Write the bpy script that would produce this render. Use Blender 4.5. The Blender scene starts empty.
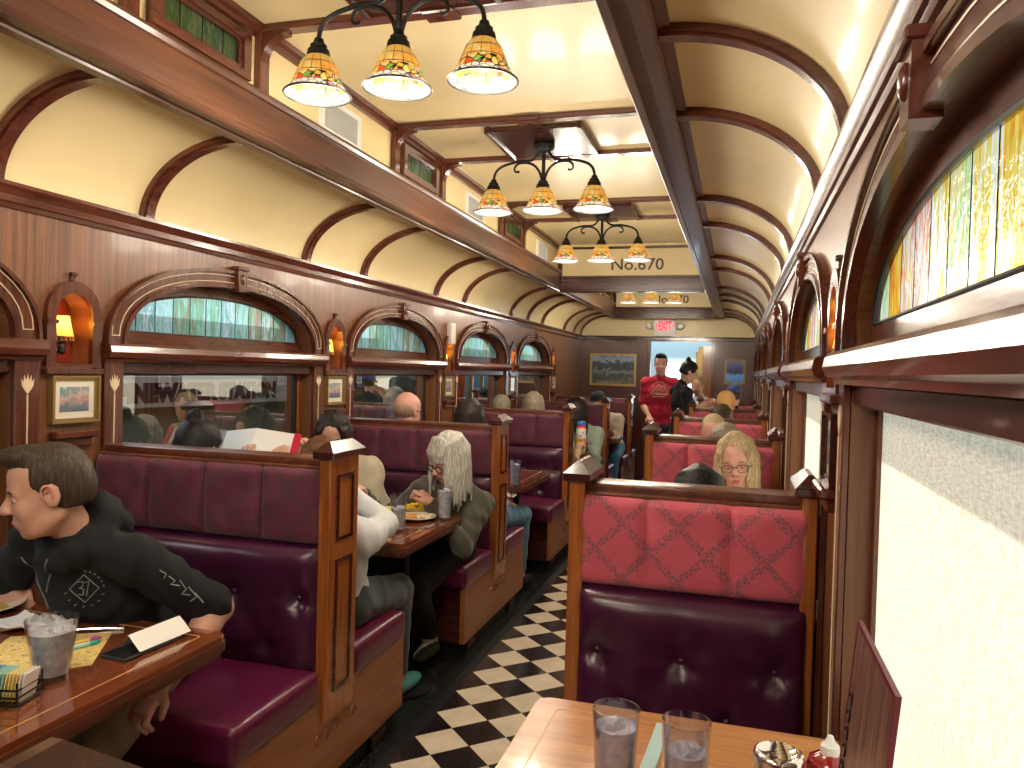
import bpy, bmesh, math, random
import numpy as np
from mathutils import Vector, Matrix, noise
from mathutils.geometry import tessellate_polygon
PI=math.pi; S=0.9; FZ=-0.16      # design units -> metres, floor level in design units
random.seed(7)
sc=bpy.context.scene; col=sc.collection
R=math.radians
# ---------------------------------------------------------------- materials
MATS={}
class NT:
    def __init__(s,name):
        s.m=bpy.data.materials.new(name); s.m.use_nodes=True; s.t=s.m.node_tree; s.n=s.t.nodes; s.l=s.t.links; s.n.clear()
        s.out=s.n.new('ShaderNodeOutputMaterial'); MATS[name]=s.m
    def nd(s,t,**k):
        n=s.n.new('ShaderNode'+t)
        for a,b in k.items():
            if hasattr(n,a) and not (a in n.inputs.keys()): setattr(n,a,b)
            else: s.set(n,a,b)
        return n
    def set(s,n,key,v):
        i=n.inputs[key]
        if isinstance(v,bpy.types.NodeSocket): s.l.new(v,i)
        else:
            if hasattr(i,'default_value') and not isinstance(v,(int,float)) and len(v)==3 and i.type=='RGBA': v=(*v,1)
            i.default_value=v
    def oc(s,scale=(1,1,1),loc=(0,0,0),rot=(0,0,0)):
        tc=s.nd('TexCoord'); mp=s.nd('Mapping')
        s.l.new(tc.outputs['Object'],mp.inputs['Vector'])
        sc_=tuple(a/S for a in scale); mp.inputs['Scale'].default_value=sc_; mp.inputs['Location'].default_value=loc; mp.inputs['Rotation'].default_value=rot
        return mp.outputs[0]
    def math(s,op,a,b=None,c=None,clamp=False):
        n=s.n.new('ShaderNodeMath'); n.operation=op; n.use_clamp=clamp
        for i,v in enumerate((a,b,c)):
            if v is None: continue
            if isinstance(v,bpy.types.NodeSocket): s.l.new(v,n.inputs[i])
            else: n.inputs[i].default_value=v
        return n.outputs[0]
    def ramp(s,fac,stops,interp='LINEAR'):
        n=s.n.new('ShaderNodeValToRGB'); s.l.new(fac,n.inputs[0]); n.color_ramp.interpolation=interp
        e=n.color_ramp.elements
        while len(e)>1: e.remove(e[0])
        e[0].position=stops[0][0]; e[0].color=(*stops[0][1],1)
        for p,c in stops[1:]:
            x=e.new(p); x.color=(*c,1)
        return n.outputs[0]
    def mix(s,f,a,b,bt='MIX'):
        n=s.n.new('ShaderNodeMix'); n.data_type='RGBA'; n.blend_type=bt
        for k,v in ((0,f),(6,a),(7,b)):
            if isinstance(v,bpy.types.NodeSocket): s.l.new(v,n.inputs[k])
            else: n.inputs[k].default_value=v if k==0 else (*v,1)
        return n.outputs[2]
    def noise(s,vec,scale=5,detail=3,rough=.5,dist=0):
        n=s.nd('TexNoise'); s.l.new(vec,n.inputs['Vector']); n.inputs['Scale'].default_value=scale; n.inputs['Detail'].default_value=detail
        n.inputs['Roughness'].default_value=rough; n.inputs['Distortion'].default_value=dist
        return n.outputs['Fac']
    def bump(s,h,strength=.3,dist=.01):
        n=s.nd('Bump'); s.l.new(h,n.inputs['Height']); n.inputs['Strength'].default_value=strength; n.inputs['Distance'].default_value=dist
        return n.outputs[0]
    def pb(s,color,rough=.5,metal=0,coat=0,bump=None,spec=.5,trans=0,ior=1.5,emit=None,estr=0,sub=0,sheen=0,coatr=.08):
        n=s.nd('BsdfPrincipled')
        s.set(n,'Base Color',color); s.set(n,'Roughness',rough); s.set(n,'Metallic',metal); s.set(n,'Coat Weight',coat); n.inputs['Coat Roughness'].default_value=coatr
        s.set(n,'Specular IOR Level',spec); s.set(n,'Transmission Weight',trans); s.set(n,'IOR',ior)
        if bump is not None: s.l.new(bump,n.inputs['Normal'])
        if emit is not None: s.set(n,'Emission Color',emit); n.inputs['Emission Strength'].default_value=estr
        if sub: n.inputs['Subsurface Weight'].default_value=sub; n.inputs['Subsurface Radius'].default_value=(.02,.008,.004)
        if sheen: n.inputs['Sheen Weight'].default_value=sheen
        s.l.new(n.outputs[0],s.out.inputs[0]); return n
def simple(name,color,rough=.5,**k):
    t=NT(name); t.pb(color,rough,**k); return t.m
def wood(name,c1,c2,axis='x',rough=.24,coat=.4,stripe=0,scale=1.0,bumpy=.05):
    t=NT(name); sc_={'x':(1.2,14,14),'y':(14,1.2,14),'z':(14,14,1.2)}[axis]
    v=t.oc(tuple(a*scale for a in sc_))
    n1=t.noise(v,1.6,5,.6,1.2); n2=t.noise(v,7,3,.6)
    f=t.math('ADD',t.math('MULTIPLY',n1,.75),t.math('MULTIPLY',n2,.25))
    if stripe:
        v2=t.oc((0,stripe,0) if axis=='z' else (0,0,stripe)); n3=t.noise(v2,1,2,.7)
        f=t.math('ADD',t.math('MULTIPLY',f,.45),t.math('MULTIPLY',n3,.55))
    cm=tuple((a+b)/2 for a,b in zip(c1,c2))
    c=t.ramp(f,[(.33,c1),(.5,cm),(.66,c2)])
    t.pb(c,rough,coat=coat,bump=t.bump(f,bumpy,.004)); return t.m
DK=(.045,.010,.006); RD=(.145,.038,.020)
wood('mahogany_y',DK,RD,'y'); wood('mahogany_x',DK,RD,'x'); wood('mahogany_z',DK,RD,'z')
wood('mahogany_dark',(.022,.005,.005),(.075,.017,.013),'x')
wood('veneer_wall',(.070,.024,.010),(.26,.105,.042),'z',rough=.36,stripe=46,coat=.12)
wood('veneer_end',(.035,.007,.005),(.10,.025,.015),'z',rough=.3,stripe=40,coat=.4)
wood('oak_orange_z',(.22,.06,.013),(.47,.16,.035),'z',rough=.25)
wood('oak_orange_y',(.21,.065,.018),(.36,.12,.032),'y',rough=.38,coat=.12)
wood('fascia_y',(.045,.014,.008),(.125,.046,.022),'y',rough=.34,coat=.15,scale=.6)
wood('table_red',(.12,.028,.012),(.27,.075,.026),'y',rough=.13,coat=1)
wood('table_light',(.38,.17,.065),(.62,.32,.14),'x',rough=.28,coat=.4)
wood('edge_wood',(.06,.016,.009),(.17,.05,.024),'y',rough=.32,coat=.2)
t=NT('cream_paint'); v=t.oc((2,2,2)); t.pb(t.ramp(t.noise(v,1.3,2),[(.3,(.70,.575,.31)),(.7,(.76,.635,.36))]),.42,spec=.4,coat=.07,bump=t.bump(t.noise(v,1.2,2),.12,.05))
simple('inlay_cream',(.72,.58,.38),.4); simple('niche_red',(.16,.022,.01),.3,coat=.5); simple('black_iron',(.012,.014,.012),.45,metal=.3); simple('black_paint',(.008,.008,.009),.35)
simple('gold_frame',(.35,.24,.09),.35,metal=.6); simple('dark_gold',(.2,.13,.05),.35,metal=.5); simple('mat_board',(.78,.74,.62),.8); simple('white_plastic',(.75,.76,.76),.4); simple('vent_grey',(.48,.49,.48),.5)
simple('chrome',(.75,.75,.76),.12,metal=1); simple('brown_letter',(.035,.012,.012),.4); simple('sign_black',(.01,.01,.012),.5)
simple('exit_red',(.8,.01,.03),.4,emit=(1,.01,.05),estr=1.6); simple('exit_grey',(.5,.5,.48),.5)
t=NT('bulb'); e=t.nd('Emission',Color=(1,.86,.62,1),Strength=14.0); t.l.new(e.outputs[0],t.out.inputs[0])
# floor
t=NT('checker_floor'); tc=t.oc((1,1,1)); sx=t.nd('SeparateXYZ'); t.l.new(tc,sx.inputs[0]); D=.2606
x0=t.math('ADD',sx.outputs[0],1.345); y0=t.math('SUBTRACT',sx.outputs[1],2.641)
u=t.math('DIVIDE',t.math('ADD',x0,y0),D); w=t.math('DIVIDE',t.math('SUBTRACT',x0,y0),D)
fu=t.math('FLOOR',u); fw=t.math('FLOOR',w); par=t.math('FLOORED_MODULO',t.math('ADD',fu,fw),2.0)
gr=t.math('MINIMUM',t.math('PINGPONG',u,.5),t.math('PINGPONG',w,.5)); g=t.math('LESS_THAN',gr,.006)
nz=t.noise(tc,9,4); cb=t.ramp(nz,[(.3,(.012,.009,.010)),(.7,(.028,.02,.02))]); cw=t.ramp(nz,[(.3,(.62,.53,.40)),(.7,(.76,.67,.53))])
c=t.mix(par,cw,cb); c=t.mix(g,c,(.05,.04,.035)); t.pb(c,.16,coat=.3)
t=NT('granite_black'); v=t.oc((1,1,1)); n=t.noise(v,160,2); c=t.ramp(n,[(.52,(.008,.009,.010)),(.66,(.03,.035,.03)),(.72,(.18,.19,.15))]); t.pb(c,.25)
# upholstery
def brocade(name,ca,cb_,cg):
    t=NT(name); tc=t.oc((1,1,1)); n0=t.nd('TexNoise'); t.l.new(tc,n0.inputs['Vector']); n0.inputs['Scale'].default_value=28
    sx=t.nd('SeparateXYZ'); t.l.new(tc,sx.inputs[0]); wob=t.math('MULTIPLY',t.math('SUBTRACT',n0.outputs['Fac'],.5),.05)
    px,pz=sx.outputs[0],sx.outputs[2]; K=.17
    a=t.math('ADD',t.math('DIVIDE',t.math('ADD',px,pz),K),t.math('MULTIPLY',wob,1.0)); b=t.math('SUBTRACT',t.math('DIVIDE',t.math('SUBTRACT',px,pz),K),t.math('MULTIPLY',wob,1.0))
    d=t.math('MINIMUM',t.math('PINGPONG',a,.5),t.math('PINGPONG',b,.5))
    vo=t.nd('TexVoronoi'); t.l.new(tc,vo.inputs['Vector']); vo.inputs['Scale'].default_value=85; vo.feature='DISTANCE_TO_EDGE'
    leaf=t.math('LESS_THAN',t.math('ADD',d,t.math('MULTIPLY',vo.outputs[0],-.25)),.05)
    leaf=t.math('MULTIPLY',t.math('MULTIPLY',leaf,t.math('GREATER_THAN',vo.outputs[0],.09)),.8)
    weave=t.math('ADD',t.math('MULTIPLY',t.noise(t.oc((60,60,420)),1,2),.5),t.math('MULTIPLY',t.noise(t.oc((420,420,60)),1,2),.5)); n2=t.noise(tc,6,3)
    base=t.mix(t.math('ADD',t.math('MULTIPLY',weave,.6),t.math('MULTIPLY',n2,.4)),ca,cb_)
    c=t.mix(leaf,base,cg); t.pb(c,.75,bump=t.bump(weave,.4,.002),sheen=.25); return t.m
brocade('brocade_pink',(.36,.035,.075),(.74,.15,.21),(.15,.085,.11))
brocade('brocade_maroon',(.055,.006,.022),(.17,.022,.062),(.045,.024,.036))
brocade('brocade_red',(.13,.009,.018),(.33,.03,.05),(.06,.025,.035))
t=NT('leather'); v=t.oc((1,1,1)); t.pb((.105,.007,.042),.3,coat=.15,coatr=.3,bump=t.bump(t.noise(v,420,2),.12,.001))
t=NT('leather_dark'); v=t.oc((1,1,1)); t.pb((.050,.007,.034),.28,coat=.2,coatr=.25,bump=t.bump(t.noise(v,420,2),.12,.001))
# glass
def thin(name,tint=(1,1,1),k=1.9,rough=0.0,mx=.95):
    t=NT(name); f=t.nd('Fresnel'); ge=t.nd('NewGeometry'); t.l.new(t.math('SUBTRACT',1.5,t.math('MULTIPLY',ge.outputs['Backfacing'],.8333)),f.inputs[0]); fm=t.math('MULTIPLY',f.outputs[0],k,clamp=True)
    a=t.nd('BsdfTransparent'); a.inputs[0].default_value=(*tint,1); b=t.nd('BsdfGlossy'); b.inputs['Roughness'].default_value=rough
    m=t.nd('MixShader'); t.l.new(fm,m.inputs[0]); t.l.new(a.outputs[0],m.inputs[1]); t.l.new(b.outputs[0],m.inputs[2]); t.l.new(m.outputs[0],t.out.inputs[0]); return t.m
thin('window_glass',(.95,.97,.95),6.5); thin('tumbler',(.97,.98,1),2.0,.03); thin('picture_glass',(1,1,1),1.0)
t=NT('water'); t.pb((.93,.96,1),.03,trans=1,ior=1.33)
t=NT('ice_water'); v=t.oc((1,1,1)); t.pb(t.ramp(t.noise(v,40,2),[(.35,(.55,.60,.72)),(.65,(.92,.94,.97))]),.08,trans=.32,ior=1.3,bump=t.bump(t.noise(v,55,2),.5,.006))
def stained(name,ramp,tr=.9,lead=.0):
    t=NT(name); v=t.oc((1,1,1)); sx=t.nd('SeparateXYZ'); t.l.new(v,sx.inputs[0]); W=.118
    q=t.math('DIVIDE',sx.outputs[1],W); cell=t.math('FLOOR',q); wn=t.nd('TexWhiteNoise'); wn.noise_dimensions='1D'; t.l.new(cell,wn.inputs['W'])
    st=t.nd('CombineXYZ'); t.l.new(t.math('MULTIPLY',sx.outputs[1],26),st.inputs[1]); t.l.new(t.math('MULTIPLY',sx.outputs[2],5),st.inputs[2]); t.l.new(t.math('MULTIPLY',wn.outputs[0],40),st.inputs[0])
    n=t.noise(st.outputs[0],1.0,4,.65,1.6)
    f=t.math('ADD',t.math('MULTIPLY',wn.outputs[0],.45),t.math('MULTIPLY',n,.62)); c=t.ramp(f,ramp)
    ln=t.math('LESS_THAN',t.math('PINGPONG',q,.5),.028)
    tl=t.nd('BsdfTranslucent'); t.l.new(c,tl.inputs[0]); tp=t.nd('BsdfTransparent'); t.l.new(c,tp.inputs[0]); gl=t.nd('BsdfGlossy'); gl.inputs['Roughness'].default_value=.15
    t.l.new(t.bump(t.noise(v,60,2),.6,.004),gl.inputs['Normal'])
    m1=t.nd('MixShader'); m1.inputs[0].default_value=.35; t.l.new(tl.outputs[0],m1.inputs[1]); t.l.new(tp.outputs[0],m1.inputs[2])
    m2=t.nd('MixShader'); m2.inputs[0].default_value=.09; t.l.new(m1.outputs[0],m2.inputs[1]); t.l.new(gl.outputs[0],m2.inputs[2])
    dk=t.nd('BsdfDiffuse'); dk.inputs[0].default_value=(.01,.01,.01,1)
    m3=t.nd('MixShader'); t.l.new(ln,m3.inputs[0]); t.l.new(m2.outputs[0],m3.inputs[1]); t.l.new(dk.outputs[0],m3.inputs[2]); t.l.new(m3.outputs[0],t.out.inputs[0]); return t.m
stained('stained_warm',[(.22,(.9,.12,.03)),(.30,(1,.50,.04)),(.36,(1,.80,.10)),(.42,(1,1,.92)),(.49,(1,1,.97)),(.53,(.30,.80,.12)),(.57,(1,.95,.55)),(.62,(1,.62,.05)),(.66,(1,1,.9)),(.72,(.95,.22,.04)),(.78,(.95,.98,.9)),(.86,(.55,.92,.75))])
stained('stained_cool',[(.22,(.38,.10,.07)),(.34,(.14,.36,.22)),(.45,(.40,.52,.48)),(.53,(.10,.30,.25)),(.62,(.55,.58,.56)),(.7,(.18,.30,.13)),(.8,(.42,.18,.18))])
# blind (woven)
t=NT('woven_blind'); v=t.oc((1,1,1)); a=t.noise(t.oc((1,42,230)),1,2); b=t.noise(t.oc((1,150,18)),1,1)
c=t.ramp(t.math('ADD',t.math('MULTIPLY',a,.65),t.math('MULTIPLY',b,.35)),[(.30,(.58,.47,.32)),(.5,(.76,.66,.50)),(.70,(.90,.82,.68))])
d=t.nd('BsdfDiffuse'); t.l.new(c,d.inputs[0]); tl=t.nd('BsdfTranslucent'); t.l.new(c,tl.inputs[0]); m=t.nd('MixShader'); m.inputs[0].default_value=.6
t.l.new(d.outputs[0],m.inputs[1]); t.l.new(tl.outputs[0],m.inputs[2]); t.l.new(m.outputs[0],t.out.inputs[0])
# lamp shade: amber tiles on top, coloured band of leaves, pale ribbons at the rim
SHD=.09
t=NT('tiffany'); v=t.oc((1,1,1)); sx=t.nd('SeparateXYZ'); t.l.new(v,sx.inputs[0]); an=t.math('DIVIDE',t.math('ARCTAN2',sx.outputs[1],sx.outputs[0]),PI/7); z=sx.outputs[2]
vo=t.nd('TexVoronoi'); t.l.new(v,vo.inputs['Vector']); vo.inputs['Scale'].default_value=42; ve=t.nd('TexVoronoi'); ve.feature='DISTANCE_TO_EDGE'; t.l.new(v,ve.inputs['Vector']); ve.inputs['Scale'].default_value=42
sv=t.nd('SeparateColor'); t.l.new(vo.outputs['Color'],sv.inputs[0])
amber=t.ramp(t.noise(v,18,2),[(.3,(1,.42,.06)),(.6,(1,.72,.22)),(.75,(1,.9,.55))])
band=t.ramp(sv.outputs[0],[(0,(.8,.12,.04)),(.12,(1,.55,.08)),(.42,(.3,.55,.1)),(.54,(1,.78,.25)),(.8,(.95,.6,.5))],'CONSTANT')
rim=t.ramp(sv.outputs[1],[(0,(1,.95,.85)),(.45,(.9,.8,.95)),(.62,(.95,.35,.3)),(.72,(.45,.7,.85)),(.8,(1,.9,.7))],'CONSTANT')
c=t.mix(t.math('GREATER_THAN',z,.056),t.mix(t.math('GREATER_THAN',z,.026),rim,band),amber)
l1=t.math('LESS_THAN',t.math('PINGPONG',an,.5),.035); l2=t.math('LESS_THAN',t.math('PINGPONG',t.math('DIVIDE',z,.034),.5),.05); up=t.math('GREATER_THAN',z,.062)
l3=t.math('MULTIPLY',t.math('LESS_THAN',ve.outputs[0],.07),t.math('SUBTRACT',1,up)); ld=t.math('MAXIMUM',l3,t.math('MULTIPLY',up,t.math('MAXIMUM',l1,l2)))
tl=t.nd('BsdfTranslucent'); t.l.new(t.mix(1,c,(SHD,SHD,SHD),'MULTIPLY'),tl.inputs[0]); d=t.nd('BsdfPrincipled'); t.l.new(c,d.inputs['Base Color']); d.inputs['Roughness'].default_value=.2
m=t.nd('MixShader'); m.inputs[0].default_value=.72; t.l.new(d.outputs[0],m.inputs[1]); t.l.new(tl.outputs[0],m.inputs[2])
dk=t.nd('BsdfPrincipled'); dk.inputs['Base Color'].default_value=(.01,.012,.01,1); m3=t.nd('MixShader'); t.l.new(ld,m3.inputs[0]); t.l.new(m.outputs[0],m3.inputs[1]); t.l.new(dk.outputs[0],m3.inputs[2]); t.l.new(m3.outputs[0],t.out.inputs[0])
t=NT('sconce_shade'); tl=t.nd('BsdfTranslucent'); tl.inputs[0].default_value=(1,.55,.1,1); d=t.nd('BsdfDiffuse'); d.inputs[0].default_value=(1,.6,.15,1); m=t.nd('MixShader'); m.inputs[0].default_value=.7; t.l.new(d.outputs[0],m.inputs[1]); t.l.new(tl.outputs[0],m.inputs[2]); t.l.new(m.outputs[0],t.out.inputs[0])
# outside
simple('station_khaki',(.23,.24,.16),.8); simple('station_brown',(.16,.11,.09),.8); simple('sign_board',(.62,.64,.60),.6); simple('asphalt',(.12,.12,.12),.9); simple('pale_blue_wall',(.34,.50,.58),.7); simple('roof_dark',(.05,.05,.05),.8); simple('steel_tank',(.35,.42,.38),.3,metal=.5)
def M(n): return MATS[n]
# ---------------------------------------------------------------- geometry helpers
class MB:
    def __init__(s): s.b=bmesh.new()
    def face(s,pts): return s.b.faces.new([s.b.verts.new(p) for p in pts])
    def box(s,x0,x1,y0,y1,z0,z1,bev=0,seg=1,mat=0):
        vs=[s.b.verts.new((x,y,z)) for z in (z0,z1) for y in (y0,y1) for x in (x0,x1)]
        fs=[s.b.faces.new([vs[i] for i in q]) for q in ((0,2,3,1),(4,5,7,6),(0,1,5,4),(2,6,7,3),(0,4,6,2),(1,3,7,5))]
        for f in fs: f.material_index=mat
        if bev:
            es=list({e for f in fs for e in f.edges}); bmesh.ops.bevel(s.b,geom=es,offset=bev,segments=seg,profile=.6,affect='EDGES')
        return vs
    def hexa(s,lo,hi,z0,z1,mat=0): # lo/hi: 4 xy corners
        a=[s.b.verts.new((x,y,z0)) for x,y in lo]; c=[s.b.verts.new((x,y,z1)) for x,y in hi]
        for f in (a[::-1],c): s.b.faces.new(f).material_index=mat
        for i in range(len(a)):
            j=(i+1)%len(a); s.b.faces.new((a[i],a[j],c[j],c[i])).material_index=mat
    def plate(s,outer,holes,a0,a1,ax='x',mat=0):
        P=(lambda u,v,a:(a,u,v)) if ax=='x' else (lambda u,v,a:(u,a,v)) if ax=='y' else (lambda u,v,a:(u,v,a))
        loops=[outer]+list(holes); tri=tessellate_polygon([[Vector((u,v,0)) for u,v in l] for l in loops]); flat=[p for l in loops for p in l]
        for a in (a0,a1):
            vs=[s.b.verts.new(P(u,v,a)) for u,v in flat]
            for t_ in tri:
                try: s.b.faces.new([vs[i] for i in t_]).material_index=mat
                except ValueError: pass
            if a==a0: v0=vs
        k=0
        for l in loops:
            n=len(l)
            for i in range(n):
                j=(i+1)%n
                try: s.b.faces.new((v0[k+i],v0[k+j],vs[k+j],vs[k+i])).material_index=mat
                except ValueError: pass
            k+=n
    def strip(s,A,B,mat=0,close=False):
        a=[s.b.verts.new(p) for p in A]; c=[s.b.verts.new(p) for p in B]; n=len(a)
        for i in range(n if close else n-1):
            j=(i+1)%n; s.b.faces.new((a[i],a[j],c[j],c[i])).material_index=mat
    def tube(s,pts,r,n=8,cap=True,mat=0):
        pts=[Vector(p) for p in pts]; rr=r if isinstance(r,(list,tuple)) else [r]*len(pts); rings=[]; up=None
        for i,p in enumerate(pts):
            d=(pts[min(i+1,len(pts)-1)]-pts[max(i-1,0)]).normalized()
            if up is None: up=d.orthogonal().normalized()
            up=(up-d*up.dot(d)); up=up.normalized() if up.length>1e-6 else d.orthogonal().normalized(); v=d.cross(up)
            rings.append([s.b.verts.new(p+(up*math.cos(2*PI*k/n)+v*math.sin(2*PI*k/n))*rr[i]) for k in range(n)])
        for a,c in zip(rings,rings[1:]):
            for k in range(n): s.b.faces.new((a[k],a[(k+1)%n],c[(k+1)%n],c[k])).material_index=mat
        if cap:
            for q in (rings[0][::-1],rings[-1]): s.b.faces.new(q).material_index=mat
    def lathe(s,prof,n=24,c=(0,0,0),cap0=False,cap1=False,mat=0,wob=None):
        rings=[]
        for i,(r,z) in enumerate(prof):
            rings.append([s.b.verts.new((c[0]+(r+(wob(k,n,i) if wob else 0))*math.cos(2*PI*k/n),c[1]+(r+(wob(k,n,i) if wob else 0))*math.sin(2*PI*k/n),c[2]+z)) for k in range(n)])
        for a,b in zip(rings,rings[1:]):
            for k in range(n): s.b.faces.new((a[k],a[(k+1)%n],b[(k+1)%n],b[k])).material_index=mat
        if cap0: s.b.faces.new(rings[0][::-1]).material_index=mat
        if cap1: s.b.faces.new(rings[-1]).material_index=mat
    def ell(s,c,r,seg=16,rings=10,mat=0,rot=None):
        Mx=Matrix.Translation(c)@(rot.to_4x4() if rot else Matrix.Identity(4))@Matrix.Diagonal((*r,1))
        o=bmesh.ops.create_uvsphere(s.b,u_segments=seg,v_segments=rings,radius=1,matrix=Mx)
        for v in o['verts']:
            for f in v.link_faces: f.material_index=mat
    def sweep(s,prof,path,frame,mat=0,cap=True):
        """prof (a,b) swept along path; frame(i)->(A,B) unit vectors"""
        rings=[]
        for i,p in enumerate(path):
            A,B=frame(i); rings.append([s.b.verts.new(Vector(p)+A*a+B*b) for a,b in prof])
        n=len(prof)
        for a,c in zip(rings,rings[1:]):
            for k in range(n): s.b.faces.new((a[k],a[(k+1)%n],c[(k+1)%n],c[k])).material_index=mat
        if cap: s.b.faces.new(rings[0][::-1]); s.b.faces.new(rings[-1])
def props(o,label=None,cat=None,group=None,kind=None):
    if label: o['label']=label
    if cat: o['category']=cat
    if group: o['group']=group
    if kind: o['kind']=kind
    return o
def obj(name,mb,mats,parent=None,loc=(0,0,0),rotz=0,smooth=35,label=None,cat=None,group=None,kind=None):
    me=bpy.data.meshes.new(name); b=mb.b
    bmesh.ops.remove_doubles(b,verts=b.verts,dist=1e-5); bmesh.ops.recalc_face_normals(b,faces=b.faces)
    b.to_mesh(me); b.free()
    for m in (mats if isinstance(mats,(list,tuple)) else [mats]): me.materials.append(M(m) if isinstance(m,str) else m)
    if smooth:
        for p in me.polygons: p.use_smooth=True
        me.set_sharp_from_angle(angle=R(smooth))
    o=bpy.data.objects.new(name,me); col.objects.link(o); o.location=loc; o.rotation_euler=(0,0,rotz)
    if parent: o.parent=parent
    return props(o,label,cat,group,kind)
def empty(name,loc=(0,0,0),rotz=0,label=None,cat=None,group=None,kind=None):
    o=bpy.data.objects.new(name,None); col.objects.link(o); o.location=loc; o.rotation_euler=(0,0,rotz); o.empty_display_size=.1
    return props(o,label,cat,group,kind)
def dup(root,loc,rotz=None,label=None,group=None,parent=None,rot=None):
    def cp(o,par):
        c=o.copy(); col.objects.link(c); c.parent=par
        for ch in list(o.children): cp(ch,c)
        return c
    r=cp(root,parent); r.location=loc
    if rotz is not None: r.rotation_euler=(0,0,rotz)
    if rot: r.rotation_euler=rot
    if label: r['label']=label
    if group: r['group']=group
    return r
def text(name,s,size,mat,parent,loc,rot,depth=.004,width=None,height=None,bold=.0,kind=None):
    cu=bpy.data.curves.new(name,'FONT'); cu.body=s; cu.size=size; cu.extrude=depth; cu.align_x='LEFT'; cu.offset=bold; cu.resolution_u=3
    o=bpy.data.objects.new(name,cu); col.objects.link(o); bpy.context.view_layer.update()
    me=bpy.data.meshes.new_from_object(o.evaluated_get(bpy.context.evaluated_depsgraph_get())); bpy.data.objects.remove(o); bpy.data.curves.remove(cu)
    xs=[v.co.x for v in me.vertices]; ys=[v.co.y for v in me.vertices]
    w,h=max(xs)-min(xs),max(ys)-min(ys); sx=width/w if width else 1; sy=height/h if height else sx
    for v in me.vertices: v.co.x=(v.co.x-min(xs))*sx; v.co.y=(v.co.y-min(ys))*sy
    me.materials.clear(); me.materials.append(M(mat)); me.name=name
    o=bpy.data.objects.new(name,me); col.objects.link(o); o.location=loc; o.rotation_euler=rot
    if parent: o.parent=parent
    if kind: o['kind']=kind
    return o
def arch(c,hw,zb,zs,zt,n=26,e=2.15):
    pts=[(c-hw,zb)]
    for i in range(n+1):
        a=PI-PI*i/n; cx,sy=math.cos(a),math.sin(a)
        pts.append((c+hw*math.copysign(abs(cx)**(2/e),cx),zs+(zt-zs)*abs(sy)**(2/e)))
    pts.append((c+hw,zb)); 
    out=[]
    for p in pts:
        if not out or math.hypot(p[0]-out[-1][0],p[1]-out[-1][1])>1e-4: out.append(p)
    return out
def arcpts(c,hw,zs,zt,n=26,e=2.15): return arch(c,hw,zs,zs,zt,n,e)
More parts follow.
